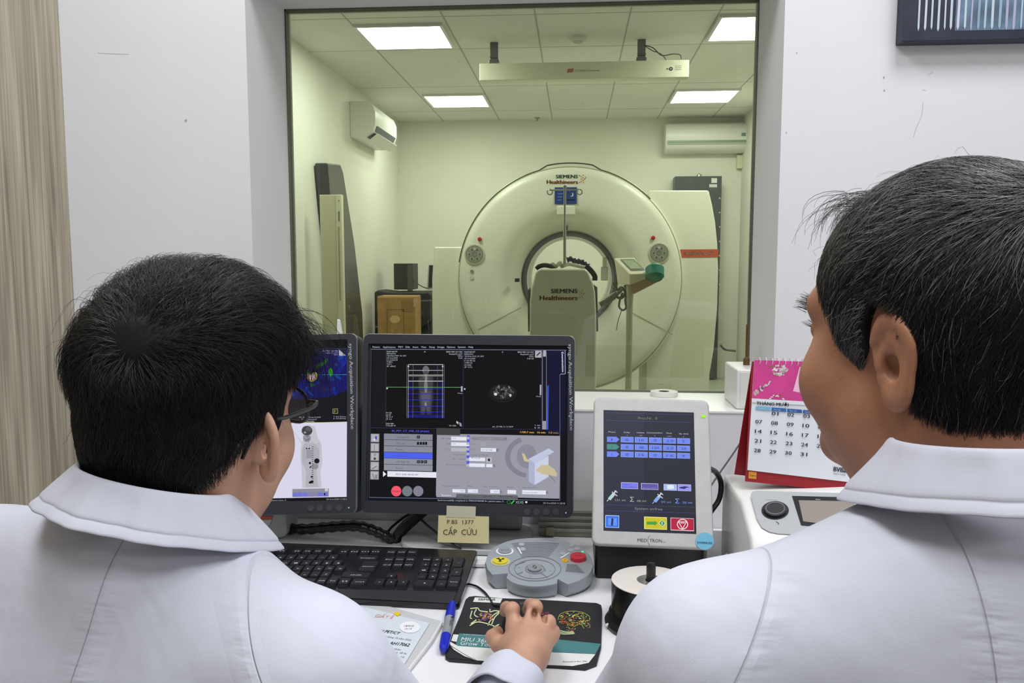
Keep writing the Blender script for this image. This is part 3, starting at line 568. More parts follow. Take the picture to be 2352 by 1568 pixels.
def monitor(c, yaw, tilt, roll, W_, H_, label, xs, ys, letters, sdx=.055):
    pl = Plane(c,yaw,tilt,roll); t_ = thing('monitor',label,'monitor',(c[0],c[1]+.09,DZ),'workstation monitors')
    mb = MB(); o = [pl.L(u,w,0) for u,w in rrect(W_,H_,.012)]; mb.prism(o, -pl.n*.045, M_bez)
    o = [pl.L(u,w,-.045) for u,w in rrect(W_*.7,H_*.6,.03)]; mb.prism(o, -pl.n*.02, M_bez); mb.build('housing',t_)
    # raised bezel, the screen area cut out
    u0,w1 = pl.uv(xs[0],ys[0]); u1,w0 = pl.uv(xs[1],ys[1]); O = rrect(W_,H_,.012,5); I_ = []
    for u,w in O: I_.append((u0 if u<0 else u1, w0 if w<0 else w1))
    n = len(O); mb = MB(); vs = [pl.L(u,w,0) for u,w in O]+[pl.L(u*.993,w*.993,.006) for u,w in O]+[pl.L(u,w,.006) for u,w in I_]+[pl.L(u,w,.0) for u,w in I_]
    mb.add(vs,[(i,(i+1)%n,n+(i+1)%n,n+i) for i in range(n)],M_bezL); fs = [(n+i,n+(i+1)%n,2*n+(i+1)%n,2*n+i) for i in range(n)]+[(2*n+i,2*n+(i+1)%n,3*n+(i+1)%n,3*n+i) for i in range(n)]
    mb.add(vs,fs,M_bez); mb.build('bezel',t_)
    mb = MB(); b = DZ+.001
    cx = c[0]+sdx; mb.box((cx-.045,c[1]+.075,b+.012),(cx+.045,c[1]+.105,b+.16),M_silver); mb.build('stand_column',t_,bevel=.008)
    mb = MB(); mb.prism([(cx-(.06 if sdx>0 else 0)+u,c[1]+.045+v,b) for u,v in rrect(.26,.17,.06,6)],(0,0,.012),M_silver); mb.build('stand_base',t_,bevel=.004)
    mb = MB(); pl6 = Plane(pl.c+pl.n*.0062,R=pl.R); btn,led,crop = letters(mb,pl6); mb.build('bezel_lettering',t_)
    pl6.crop = crop
    for x,y,r_ in btn: mb = MB(); mb.prism([pl6.P(x+r_*math.cos(a),y+r_*math.sin(a)) for a in [2*PI*i/24 for i in range(24)]],pl6.n*.001,M_btn); mb.build('control_button',t_)
    mb = MB(); pl6.ell(mb,led[0],led[1],5,5,glow('led_green',(190,210,190))); mb.build('power_lamp',t_)
    return t_,pl
# ---- centre monitor
cr = (820,760,3.41)
def let1(mb,pl):
    m = pm(190,194,202); pl.text(mb,'syngo',1306,790,1306,826,8,m,bold=.0); pl.text(mb,'Acquisition Workplace',1306,830,1309,988,8.5,m,bold=.025)
    return [(x,1415,27) for x in (1333,1408,1484,1559)],(1636,1423),cr
t1,pl1 = monitor((-.2037,1.5387,.9949),-.13,7.84,.15,.41,.345,'dark framed monitor showing scan planning windows, centre of the desk',(848,1302),(789,1160),let1)
pl = Plane(pl1.c+pl1.n*.001,R=pl1.R,crop=cr)
mb = MB(); R_ = pl.rect
R_(mb,98,100,1645,1364,M_lcdk,0)
WHT = g(200,205,215); GR = g(140,140,152); GRL = g(170,170,182); DB = g(16,18,50)
R_(mb,120,150,228,750,g(14,14,20)); R_(mb,228,150,832,758,g(3,3,6)); R_(mb,845,150,1450,770,g(3,3,8)); R_(mb,1452,152,1480,770,g(10,12,30)); R_(mb,1485,155,1590,800,g(10,10,48),.0004)
R_(mb,1597,340,1632,800,g(10,10,44),.0004)
pl.text(mb,'Patient',122,131,180,131,13,WHT); 
for t,a,b in (('Applications',203,302),('PET',324,361),('Edit',381,414),('Insert',437,481),('View',501,543),('Setup',565,610),('Image',631,684),('Options',704,768),('System',790,852),('Help',872,910)): pl.text(mb,t,a,131,b,132,13,WHT)
for a in ((108,142,1640,150),): pl.line(mb,*a,3,g(150,160,190),.0006)
pl.line(mb,832,152,832,765,3,g(40,44,140),.0006); pl.line(mb,228,152,225,750,2,g(70,70,80),.0006); pl.line(mb,1447,155,1445,770,3,g(60,64,150),.0006); pl.line(mb,112,150,96,1302,3,g(60,70,100),.0006)
pl.line(mb,1590,340,1590,1325,3,g(120,130,170),.0006); pl.line(mb,96,1302,1590,1326,3,g(130,140,170),.0006); pl.line(mb,84,1346,1640,1378,5,g(150,152,165),.0006); pl.line(mb,110,758,1445,770,2,g(70,72,110),.0006)
def lines(mb,pl,ls,x,y,dy,h,w,m,right=False):
    for i,t in enumerate(ls):
        ww = len(t)*w
        if t: pl.text(mb,t,(x-ww if right else x),y+i*dy,(x if right else x+ww),y+i*dy+.3,h,m,.0007,res=1)
lines(mb,pl,['PHAM VAN MY','PETAGT001','*23-Feb-1969, M, 55Y','23-Oct-2024','11:12:38.04','T MM 1','TOP 1','SP -494.5'],234,166,16.5,11,7.6,WHT)
lines(mb,pl,['PHAM VAN MY','PETAGT001','*23-Feb-1969, M, 55Y','23-Oct-2024','11:31:43.02','T MM 168','SC 2024','SP 117.5'],842,169,17,11,7.6,WHT)
lines(mb,pl,['BENH VIEN CHO RAY','Biograph20_mCT','VG70C','F-SP'],826,168,16.5,11,7.4,WHT,True); lines(mb,pl,['BENH VIEN CHO RAY','Biograph20_mCT','VG70C','F-SP-CR'],1385,170,17,11,7.4,WHT,True)
pl.text(mb,'H',527,168,536,168,12,WHT); pl.text(mb,'A',1135,170,1145,170,12,WHT)
lines(mb,pl,['kV 120','mA 35','TI 10.7','ST 0.6'],228,645,16.5,11,7.5,WHT); lines(mb,pl,['1536*489','TOPLGSP1 W'],228,730,16,11,7.5,WHT); lines(mb,pl,['W 1024'],722,746,16,11,9,WHT); lines(mb,pl,['AC_CT WB 1.5  5.0 B19f'],1060,754,16,11,7.4,WHT); lines(mb,pl,['T  300','B  -50'],1392,744,18,11,7,WHT)
R_(mb,1395,154,1448,208,GRL,.0005); pl.line(mb,1408,192,1436,166,9,g(40,40,50),.0008); R_(mb,1458,152,1480,200,GRL,.0005); R_(mb,1455,704,1479,770,g(160,160,170),.0005)
for k in range(5): pl.line(mb,1460,712+k*12,1476,712+k*12,2,g(80,80,90),.0008)
R_(mb,1487,426,1500,772,g(52,86,200),.0006); pl.line(mb,1452,160,1452,770,2,g(180,180,190),.0007); pl.line(mb,1483,160,1483,770,2,g(180,180,190),.0007)
# topogram: body silhouette and planning lines
for (x0,y0,x1,y1,c) in ((395,262,690,680,16),(430,262,660,380,26)): R_(mb,x0,y0,x1,y1,g(c,c,c+4),.0004)
def body(k,c,o):
    P = [(0,272),(-22,282),(-26,305),(-18,335),(-30,345),(-58,360),(-62,400),(-56,460),(-58,520),(-50,580),(-44,655),(-8,655),(0,600),(8,655),(44,655),(50,580),(58,520),(56,460),(62,400),(58,360),(30,345),(18,335),(26,305),(22,282)]
    pl.poly(mb,[(540+x*k,470+(y-470)*(.5+.5*k)) for x,y in P],g(c,c,c+4),o)
body(1.0,46,.0006); body(.86,60,.0008); body(.7,76,.001); pl.ell(mb,540,306,26,34,g(104,104,108),.0009); pl.ell(mb,516,425,26,50,g(60,60,64),.0011); pl.ell(mb,568,425,24,50,g(62,62,66),.0011); R_(mb,532,345,548,590,g(130,130,130),.0012)
pl.ell(mb,540,430,14,46,g(120,120,122),.0013); pl.ell(mb,540,520,34,40,g(84,84,104),.0013)
for y,c,t in ((262,g(200,200,205),4),(308,g(180,180,185),4),(345,g(190,190,190),5),(354,g(110,130,110),4),(392,g(200,200,200),5)): pl.line(mb,404,y,676,y,t,c,.0016)
for y in (452,492,538,588,633): pl.line(mb,396,y,680,y,5,g(40,40,190),.0016)
R_(mb,396,655,680,680,g(20,20,110),.0014); R_(mb,404,396,436,655,g(8,8,60),.0005); R_(mb,636,396,676,655,g(8,8,60),.0005)
for x,c in ((404,g(190,190,200)),(672,g(190,190,200)),(440,g(110,110,130)),(632,g(90,90,140)),(392,g(120,130,140)),(684,g(120,120,140))): pl.line(mb,x,262,x-2,680,2.5,c,.0017)
pl.poly(mb,[(404,262),(397,282),(411,282)],WHT,.0018); pl.poly(mb,[(672,262),(665,282),(679,282)],WHT,.0018)
pl.line(mb,230,439,828,441,3,g(120,190,120),.0018); R_(mb,232,444,243,455,WHT,.0019); R_(mb,815,432,828,474,GRL,.0019); R_(mb,839,448,850,459,WHT,.0019); R_(mb,1432,420,1444,502,GRL,.0019); lines(mb,pl,['10cm'],790,491,9,10,9,WHT); lines(mb,pl,['10cm'],1404,516,9,10,9,WHT)
pl.poly(mb,[(780,702),(780,724),(786,719),(792,730),(797,727),(792,716),(799,715)],WHT,.002); pl.poly(mb,[(800,712),(818,722),(822,748),(806,742)],g(150,150,160),.0019)
# axial slice
rr = random.Random(5)
pl.ell(mb,1142,488,112,72,g(12,12,14),.0004); pl.ell(mb,1142,480,96,60,g(26,26,28),.0006)
for k in range(70):
    a = rr.uniform(0,2*PI); q = rr.uniform(.3,1); x = 1142+86*q*math.cos(a); y = 478+48*q*math.sin(a)
    if y > 505 and abs(x-1142) > 25: continue
    c = rr.choice([60,80,100,130,45]); pl.ell(mb,x,y,rr.uniform(4,14),rr.uniform(3,9),g(c,c,c),.0008+k*.00001,n=9,rot=rr.uniform(0,3))
pl.ell(mb,1086,494,13,11,g(215,215,215),.0018); pl.ell(mb,1202,503,9,12,g(190,190,190),.0018); pl.ell(mb,1142,470,12,8,g(16,16,16),.0018)
pl.ring(mb,1142,490,108,66,3,g(40,40,40),.0018)
# lower left panel
pl.text(mb,'03_PET_CT_WB_CE (Adult)',272,788,565,792,15,g(88,84,220),bold=.02)
for k in range(5): R_(mb,108-k,804+k*73,175-k,870+k*73,g(150,150,156)); R_(mb,114-k,810+k*73,168-k,864+k*73,g(176,176,180),.0005)
pl.ell(mb,150,836,8,16,g(70,80,190),.0008); pl.ell(mb,138,850,10,8,g(215,215,230),.0008); pl.line(mb,138,890,136,935,4,g(110,110,120),.0008); pl.ring(mb,140,968,9,9,3,g(80,80,90),.0008); pl.ell(mb,140,999,10,10,g(60,60,70),.0008); pl.line(mb,118,1080,155,1058,6,g(100,100,110),.0008); pl.line(mb,122,1115,136,1155,5,g(90,90,100),.0008); R_(mb,142,1125,160,1155,g(130,130,140),.0008)
for k in range(6):
    y = 806+k*48.5; c = g(76,96,236) if k == 3 else g(132+2*k,134+2*k,146+2*k); R_(mb,211,y,592,y+46,c)
    if k != 3: R_(mb,211,y+44,592,y+47,g(90,92,104),.0005)
for i,(t,x) in enumerate((('Topogram',405),('Thorax',375),('Pause',362),('Contrast',390),('CE WB CE',408),('Pause',362))): pl.text(mb,t,308,836+i*48.5,x,837+i*48.5,13,g(70,72,96),.0008,res=1)
for x,y in ((470,818),(470,868),(492,868),(513,868),(533,868),(470,1012),(498,1012),(526,1012)): R_(mb,x,y,x+(23 if y in(818,1012) else 17),y+22,g(16,16,20),.0009); 
for x,y in ((476,824),(476,1018),(504,1018),(532,1018)): R_(mb,x,y,x+9,y+9,g(120,120,130),.0011)
R_(mb,238,1100,622,1144,g(226,228,240),.0006); pl.text(mb,'PET WB 00:05:47',305,1128,482,1130,13,g(70,70,120),.0009); pl.poly(mb,[(205,1096),(230,1120),(205,1141)],g(236,236,244),.0008)
for x,c in ((308,g(240,86,104)),(394,g(112,122,128)),(480,g(126,128,140))): pl.ell(mb,x,1253,40,41,c,.0006,n=32); 
pl.text(mb,'Suspend',276,1258,342,1259,12,g(60,20,30),.0009)
# right lower panel
R_(mb,622,812,1588,1300,g(152,152,164),.0004)
R_(mb,622,760,808,815,g(64,62,60),.0007)
for k in range(20):     # gantry drawing, grey on grey
    a,b = .62*PI+k*.042*PI,.62*PI+(k+1)*.042*PI
    pl.poly(mb,[(1345+185*math.cos(a),985-185*math.sin(a)*.88),(1345+185*math.cos(b),985-185*math.sin(b)*.88),(1345+145*math.cos(b),985-145*math.sin(b)*.88),(1345+145*math.cos(a),985-145*math.sin(a)*.88)],g(128,128,142),.0006)
pl.ell(mb,1330,980,78,95,g(136,136,150),.0006)
pl.poly(mb,[(1345,1000),(1500,918),(1545,945),(1392,1035)],g(190,196,222),.001); pl.poly(mb,[(1345,1000),(1392,1035),(1392,1205),(1345,1180)],g(172,178,206),.001); pl.poly(mb,[(1392,1035),(1500,975),(1500,1140),(1392,1205)],g(200,206,226),.001)
pl.poly(mb,[(1400,1090),(1440,1050),(1500,1048),(1545,1080),(1568,1118),(1560,1140),(1520,1130),(1450,1120)],g(200,186,150),.0013); pl.poly(mb,[(1290,955),(1312,960),(1330,1000),(1352,1010),(1345,1025),(1310,1018)],g(200,190,150),.0013); pl.line(mb,1500,1120,1555,1180,4,g(110,108,120),.0013)
for a in ((738,828,858,856),(738,872,880,900),(970,916,1090,944),(878,990,1004,1018),(878,1036,1002,1064),(1012,1040,1062,1066),(748,1238,848,1264),(868,1238,948,1266),(1044,1242,1118,1270),(1178,1244,1246,1274),(1294,1246,1480,1278)): R_(mb,*a,g(226,228,240),.0008)
R_(mb,738,914,858,942,g(180,180,190),.0008); R_(mb,904,828,1176,856,g(138,138,150),.0007); R_(mb,972,868,1010,904,g(160,160,170),.0008); R_(mb,1014,988,1056,1030,g(180,180,186),.0008); pl.ell(mb,1034,1008,9,12,g(40,40,50),.001)
R_(mb,860,815,882,1040,g(86,86,220),.0007)
for y in (838,880,925,962,1005,1050): R_(mb,858,y-10,880,y+10,g(180,180,190),.001)
for x,y in ((1092,930),(1066,1053),(1120,1257),(1480,1262),(1155,842)): R_(mb,x,y-9,x+16,y+12,g(120,120,134),.001)
TG = g(104,104,120)
for t,x0,x1,y in (('Eff. mAs',664,732,846),('kV',700,732,888),('Care',690,732,930),('Range',895,945,846),('Dose',895,930,888),('Scan',895,930,930),('Scan time',760,850,972),('Quick CT Range',895,1030,975),('No. of scans',752,848,1006),('Feed',900,960,1000),('Direction',700,848,1052),('Rotation',1090,1150,852),('Head Start',676,800,1218),('End',866,902,1218),('Slice  Position',984,1108,1222),('Height',1176,1232,1226),('Scan direction',1294,1410,1228),('7.00',748,776,846),('7.00',748,776,888),('00:05:48',978,1060,936),('-1198.5',800,840,1256),('-100.5',906,942,1258),('800.0',1074,1112,1262),('Craniocaudal',1300,1410,1268)): pl.text(mb,t,x0,y,x1,y+1,12,TG,.0012,res=1)
pl.text(mb,'1100.7 mm   16 min   7.8 mCi',1278,798,1578,803,15,g(222,170,80),bold=.02)
R_(mb,778,1280,1260,1314,g(96,98,104),.0007); R_(mb,622,1276,776,1302,g(150,150,162),.0006); pl.text(mb,'Routine',664,1290,738,1291,13,g(230,230,235),.001)
for t,x in (('Scan',840),('Recon',990),('Auto Tasking',1116)): pl.text(mb,t,x,1298,x+(44 if t=='Scan' else 64 if t=='Recon' else 100),1299,12,g(50,50,60),.001)
pl.text(mb,'Send successfully completed to SYNGOVIAHIS for patient name, P...',632,1330,1160,1340,13,g(180,182,190),bold=.01,res=1); pl.ring(mb,1188,1338,16,14,5,g(40,120,50),.0008); pl.line(mb,1208,1352,1232,1326,10,g(60,190,70),.0008); 
for x in (1242,1275): pl.text(mb,'XS',x,1350,x+30,1350,20,g(170,190,180),.0008)
R_(mb,1318,1332,1334,1346,g(220,220,220),.0008); pl.text(mb,'23-Oct-2024 11:28:35',1458,1352,1630,1356,14,g(180,182,190),.0008,res=1)
pl.poly(mb,[(1597,160),(1630,152),(1630,318),(1617,335),(1597,335)],g(26,28,70),.0006); pl.line(mb,1630,155,1632,335,3,g(200,205,220),.0008); pl.line(mb,1632,335,1592,338,3,g(200,205,220),.0008); pl.text(mb,'Examination',1602,165,1606,320,15,g(215,218,228),.0009,bold=.02)
mb.build('screen',t1)
# ---- left monitor
cr2 = (540,740,3.266)
def let2(mb,pl):
    m = pm(190,194,202); pl.text(mb,'syngo',802,789,803,825,8,m); pl.text(mb,'Acquisition Workplace',803,829,806,985,8.5,m,bold=.025)
    return [(x,1393+(x-567)*-.015,25) for x in (567,637,708,780)],(853,1390),cr2
t2,pl2 = monitor((-.6186,1.5241,.9911),.39,13.38,-2.2,.409,.345,'dark framed monitor showing colour and greyscale body scans, left of the centre one',(385,798),(793,1148),let2,-.21)
pl = Plane(pl2.c+pl2.n*.001,R=pl2.R,crop=cr2); mb = MB(); R_ = pl.rect
R_(mb,-500,165,845,1352,M_lcdk,0); R_(mb,-500,205,840,750,g(12,14,24),.0003)
pl.poly(mb,[(-200,260),(400,215),(838,205),(838,512),(700,560),(500,575),(200,560),(-200,520)],g(16,14,98),.0005)
rr = random.Random(9)
for k in range(90):
    x = rr.uniform(150,825); y = rr.uniform(240,540); c = rr.choice([(10,30,140),(14,50,130),(24,16,120),(10,14,90),(14,60,150),(30,20,90)]); pl.ell(mb,x,y,rr.uniform(12,44),rr.uniform(8,22),g(*c),.0006+k*.000004,n=12,rot=rr.uniform(0,3))
for (x,y,a,b,c,r) in ((640,320,40,14,(24,100,40),-.6),(680,295,26,10,(30,120,50),-.9),(470,300,34,22,(14,80,110),.3),(718,375,17,32,(30,150,30),0),(722,372,9,22,(70,230,60),0),(548,375,16,18,(50,180,40),.4),(580,470,22,14,(16,90,60),0),(760,320,12,14,(20,60,120),0),(440,330,30,14,(60,60,130),.5)): pl.ell(mb,x,y,a,b,g(*c),.0011,rot=r)
def heart(k,c,o): pl.poly(mb,[(578+x*k,412+y*k) for x,y in ((-40,-8),(-34,-24),(-14,-24),(-6,-16),(8,-34),(32,-34),(42,-14),(34,12),(12,28),(-6,34),(-28,20))],g(*c),o)
heart(1.06,(90,200,60),.0013); heart(.98,(235,225,60),.0014); heart(.84,(226,80,50),.0015); heart(.66,(246,226,246),.0016)
pl.line(mb,470,394,838,393,3,g(60,160,190),.0018); pl.line(mb,838,205,845,745,4,g(40,50,150),.0009); pl.line(mb,400,200,838,198,3,g(60,70,130),.0009)
pl.poly(mb,[(780,204),(832,250),(780,252)],g(170,172,178),.0012); pl.poly(mb,[(780,204),(832,204),(832,250)],g(30,32,40),.0012)
lines(mb,pl,['BENH VIEN CHO RAY','Biograph20_mCT','VG70C'],772,219,14,9,7,WHT,True)
pl.frame(mb,734,648,772,684,g(190,180,110),3,.0012); pl.text(mb,'F',744,678,758,678,20,g(170,160,100),.0012)
lines(mb,pl,['AC_Thorax_Prone 5.0 B19f'],480,716,14,9,6.8,WHT); lines(mb,pl,['Reconstructed'],500,731,14,9,8.5,WHT); lines(mb,pl,['OEL-WB/CE/WB/s'],512,747,14,9,6,WHT); lines(mb,pl,['T  8.31 SUV bw','B  0.00 SUV bw'],740,712,14,9,6.6,WHT)
R_(mb,290,752,842,1314,g(214,212,232),.0006); R_(mb,-500,752,284,1330,g(16,18,24),.0004); pl.line(mb,290,752,842,752,4,g(214,214,120),.0009)
GB = lambda c: g(c,c,c+8)
pl.poly(mb,[(400,770),(470,860),(520,930),(530,960),(505,900),(430,800)],GB(196),.0008); pl.poly(mb,[(600,780),(620,860),(650,920),(655,1060),(640,1120),(650,1240),(505,1240),(500,1100),(490,1000),(500,900),(520,870),(495,820),(510,780),(560,770)],GB(192),.0009)
pl.poly(mb,[(520,905),(590,900),(635,960),(635,1060),(610,1110),(625,1235),(530,1235),(535,1120),(505,1050),(505,960)],GB(176),.001)
for k in range(9): pl.line(mb,590,925+k*16,640-k*2,905+k*16,3,GB(150),.0012); pl.line(mb,530,930+k*12,500,950+k*12,3,GB(158),.0012)
for k in range(18): R_(mb,576,930+k*16,590,936+k*16,GB(90),.0013)
pl.ell(mb,541,812,40,36,GB(64),.0013); pl.ell(mb,552,800,22,16,GB(88),.0014); pl.ell(mb,526,826,9,8,GB(150),.0015); pl.ell(mb,540,868,30,30,GB(150),.0012)
for k in range(14): pl.ell(mb,rr.uniform(515,565),rr.uniform(850,900),5,4,GB(110),.0014,n=8)
for x,y,a,b,r in ((615,1039,20,19,0),(563,1055,8,9,0),(577,1158,9,7,0),(573,1197,20,10,-.4),(567,1085,9,5,-.9),(539,946,6,6,0),(558,946,6,6,0)): pl.ell(mb,x,y,a,b,g(14,14,18),.0016,rot=r)
R_(mb,535,955,575,1020,GB(150),.0012); pl.ell(mb,600,1080,26,22,GB(140),.0012)
R_(mb,432,1247,704,1308,g(130,132,168),.0017); R_(mb,432,1247,704,1276,g(140,140,152),.0018)
for x in (438,474,512,624,662): R_(mb,x,1276,x+32,1304,g(110,116,214),.0019)
R_(mb,676,1244,698,1266,g(200,200,205),.0019); pl.ell(mb,674,1288,6,9,g(20,20,40),.002)
lines(mb,pl,['C: 251','W: 1024 '],196,1262,14,9,8,WHT); lines(mb,pl,['MB 1: 0.21 SUV bw','B 0.00 SUV bw'],160,1282,14,9,7,WHT)
pl.text(mb,'leted to SYNGOVIAHIS for patient name, P...',60,1344,395,1338,11,g(180,182,190),.001,res=1); pl.text(mb,'23-Oct-2024 11:28:35',686,1332,848,1330,12,g(180,182,190),.001,res=1)
pl.line(mb,-400,1372,848,1350,5,g(150,152,165),.001)
mb.build('screen',t2)
# ---------------- note taped to the monitor ----------------
pn = Plane(pl1.c+pl1.n*.010,R=pl1.R)
t_ = thing('sticky_note','yellow handwritten note taped under the centre monitor','note',pn.P(1064,1248))
mb = MB(); mb.prism([pn.P(*q) for q in ((1007,1183),(1123,1186),(1123,1248),(1005,1245))],-pn.n*.0008,mat('yellow_paper',(222,212,160),rough=.8,noise=.03)); mb.build('paper',t_)
mb = MB(); M_ink = pm(64,60,60); q = Plane(pn.c+pn.n*.0005,R=pn.R); q.text(mb,'P.BS  1377',1027,1202,1088,1203,9,M_ink); q.text(mb,'CẤP  CỨU',1018,1228,1095,1228,13,M_ink); mb.build('handwriting',t_)
mb = MB(); mb.prism([q.P(*a) for a in ((1026,1161),(1093,1163),(1092,1189),(1025,1187))],-pn.n*.0004,mat('masking_tape',(205,200,178),rough=.6)); mb.build('tape',t_)
# ---------------- keyboard ----------------
kb = [D(497,1262,.026),D(1087,1262,.026),D(1066,1386,.012),D(440,1386,.012)]
K0 = D(1066,1386,.012); K1 = D(1087,1262,.026); vy = K1-K0; xdir = np.array([1,-.03,0]); xdir /= np.linalg.norm(xdir); vy = vy - xdir*np.dot(vy,xdir); Ly = np.linalg.norm(vy); vy /= Ly; nz = np.cross(xdir,vy); Lx = .455
K0 = (D(1066,1386,.012)+D(1087,1262,.026)-vy*Ly)/2
def KP(a,b,h=0): return K0 - xdir*(Lx*(1-a)) + vy*(Ly*b) + nz*h      # a: 0 left..1 right, b: 0 front..1 back
t_ = thing('keyboard','black full-size keyboard with white key legends in front of the monitors','keyboard',(KP(.5,.5)[0],KP(.5,.5)[1],DZ))
M_kb = mat('keyboard_black',(24,24,27),rough=.3,coat=.2); M_key = mat('key_black',(30,30,36),rough=.5); M_leg = pm(236,237,240)
mb = MB(); o = [KP(.5+u,.5+v,0) for u,v in [(a/Lx,b/Ly) for a,b in rrect(Lx,Ly,.008)]]; o2 = [np.array([p[0],p[1],DZ+.001]) for p in o]; n = len(o)
mb.add(o+o2,[list(range(n))]+[(i,i+n,(i+1)%n+n,(i+1)%n) for i in range(n)]+[list(range(2*n-1,n-1,-1))],M_kb); mb.build('case',t_,bevel=.002)
# keys are laid out from photo positions on the key plane
kp = Plane(KP(.5,.5,.004)); kp.R = np.column_stack([xdir,-nz,vy]); kp.u = xdir; kp.w = vy; kp.n = nz; kp.crop = (560,1160,3.843)
def key(x0,y0,x1,y1,leg=None,skew=0,h=10):
    k = MB(); o = [kp.P(x0+skew*0,y0,0),kp.P(x1,y0,0),kp.P(x1,y1,0),kp.P(x0,y1,0)]
    # parallelogram following the board's perspective
    w0,w1 = kp.uv((x0+x1)/2,y1)[1],kp.uv((x0+x1)/2,y0)[1]; ym = (y0+y1)/2; u0,u1 = kp.uv(x0,ym)[0],kp.uv(x1,ym)[0]; e = .0012; d = .0022
    vs = [kp.L(u,w,-.004) for u,w in ((u0+e/2,w0+e/2),(u1-e/2,w0+e/2),(u1-e/2,w1-e/2),(u0+e/2,w1-e/2))]+[kp.L(u,w,.0018) for u,w in ((u0+d,w0+d),(u1-d,w0+d),(u1-d,w1-e),(u0+d,w1-e))]
    k.add(vs,[(4,5,6,7),(0,1,5,4),(1,2,6,5),(2,3,7,6),(3,0,4,7)],M_key)
    if leg:
        q = Plane(kp.c+kp.n*.0002,R=kp.R,crop=kp.crop); q.n = kp.n; q.u = kp.u; q.w = kp.w; ww = min(20*len(leg),(x1-x0)*.62); cx = (x0+x1)/2; h = max(h,9)*1.75
        q.text(k,leg,cx-ww/2,ym+h*.4,cx+ww/2,ym+h*.4,h,M_leg,.0019,bold=.02,res=1)
    k.build('key',t_)
def krow(y0,y1,x0,pitch,legs,h=11):
    for i,l in enumerate(legs): key(x0+i*pitch,y0,x0+(i+1)*pitch,y1,l,h=h)
nk = 0
krow(384,432,-270,91,['esc'],8); krow(384,430,14,92,['F1','F2','F3','F4'],8); krow(386,432,426,92,['F5','F6','F7','F8'],8); krow(390,438,836,94,['F9','F10','F11','F12'],8); krow(396,440,1256,92,['PrtSc','ScrLk','Pause'],7)
krow(440,490,-190,93,['3','4','5','6','7','8','9','0','-','=','\\'][:12]); key(995,446,1190,494,'Backspace',h=7)
krow(490,538,-240,93,['Q','W','E','R','T','Y','U','I','O','P','[',']']); key(1020,496,1180,594,'Enter',h=9)
krow(538,588,-220,93,['A','S','D','F','G','H','J','K','L',';','\'','#'])
krow(588,640,-160,93,['Z','X','C','V','B','N','M',',','.','/']); key(858,594,1120,648,'Shift',h=9)
key(100,640,640,700,None); key(640,642,735,700,'Alt',h=9); key(735,642,835,702,'Fn',h=9); key(835,646,945,704,'[]',h=9); key(945,650,1090,712,'Ctrl',h=9)
krow(458,505,1236,94,['Ins','Home','PgUp'],8); krow(505,556,1216,96,['Del','End','PgDn'],8)
key(1250,606,1350,650,'↑',h=12); krow(652,712,1145,104,['←','↓','→'],12)
for j,(y0,y1) in enumerate(((460,505),(505,552),(552,604),(604,660))):
    for i,x in enumerate((1568,1660,1756)): key(x-j*13,y0+i*2,x+92-j*13,y1+i*2,['7','8','9','4','5','6','1','2','3','.','0','='][(j*3+i)%12] if j else ['Num','/','*'][i],h=10)
key(1500,662,1690,722,'0',h=11); key(1694,666,1796,726,'.',h=11); key(1850,466,1945,555,'-',h=12); key(1828,558,1930,632,'+',h=12); key(1800,634,1910,730,'Ent',h=9)
mb = MB(); kp2 = Plane(kp.c,R=kp.R,crop=(560,1160,3.843)); kp2.n=kp.n; kp2.u=kp.u; kp2.w=kp.w
kp2.poly(mb,[(820,722),(1880,745),(1840,850),(900,800)],mat('palm_rest_satin',(44,44,46),rough=.45),-.0032)
mb.build('palm_rest',t_)
for x in (1316,1418,1518): mb = MB(); kp2.ell(mb,x,386,9,4,pm(90,92,96),-.003); mb.build('lock_lamp',t_)
# ---------------- control box ----------------
cbx = D(1238,1292,.03); M_cb = mat('control_box_grey',(156,162,168),rough=.38,spec=.4); M_cbd = mat('control_box_side',(120,124,128),rough=.4)
ti = math.radians(7); CR = _Rz(math.radians(-3)) @ _Rx(ti); cc = atz(1238,1290,DZ+.034)
t_ = thing('control_box','round grey control box with red stop button, right of the keyboard','control box',(cc[0],cc[1],DZ))
class CP(Plane):
    pass
cp = Plane(cc); cp.R = np.column_stack([CR[:,0],-CR[:,2],CR[:,1]]); cp.u = CR[:,0]; cp.w = CR[:,1]; cp.n = CR[:,2]; cp.crop = (980,1160,3.843)
out = []
# outline read off the photograph on the top face
OUT = [(520,500),(540,440),(590,380),(680,330),(800,300),(950,288),(1100,296),(1240,325),(1350,370),(1430,430),(1466,500),(1460,560),(1420,620),(1340,665),(1245,698),(1155,650),(1150,690),(1060,708),(950,716),(850,706),(760,680),(705,640),(720,600),(580,612),(535,560)]
us = [cp.uv(*q) for q in OUT]; us = smooth_path([(a,b,0) for a,b in us[:14]],4)[:,:2].tolist()+[list(a) for a in us[14:16]]+smooth_path([(a,b,0) for a,b in us[16:22]],4)[:,:2].tolist()+[list(a) for a in us[22:]]
n = len(us); top = [cp.L(a,b,0) for a,b in us]; rim = [cp.L(a*1.01,b*1.01,-.004) for a,b in us]; low = [np.array([*cp.L(a*1.0,b*1.0,-.02)[:2],max(DZ+.008,cp.L(a,b,-.022)[2])]) for a,b in us]; bot = [np.array([*cp.L(a*.93,b*.93,-.02)[:2],DZ+.001]) for a,b in us]
mb = MB(); mb.add(top+rim+low+bot,[list(range(n))]+[(k*n+i,(k+1)*n+i,(k+1)*n+(i+1)%n,k*n+(i+1)%n) for k in (0,1,2) for i in range(n)]+[list(range(4*n-1,3*n-1,-1))],M_cb); mb.build('housing',t_,smooth=True,angle=30)
mb = MB()
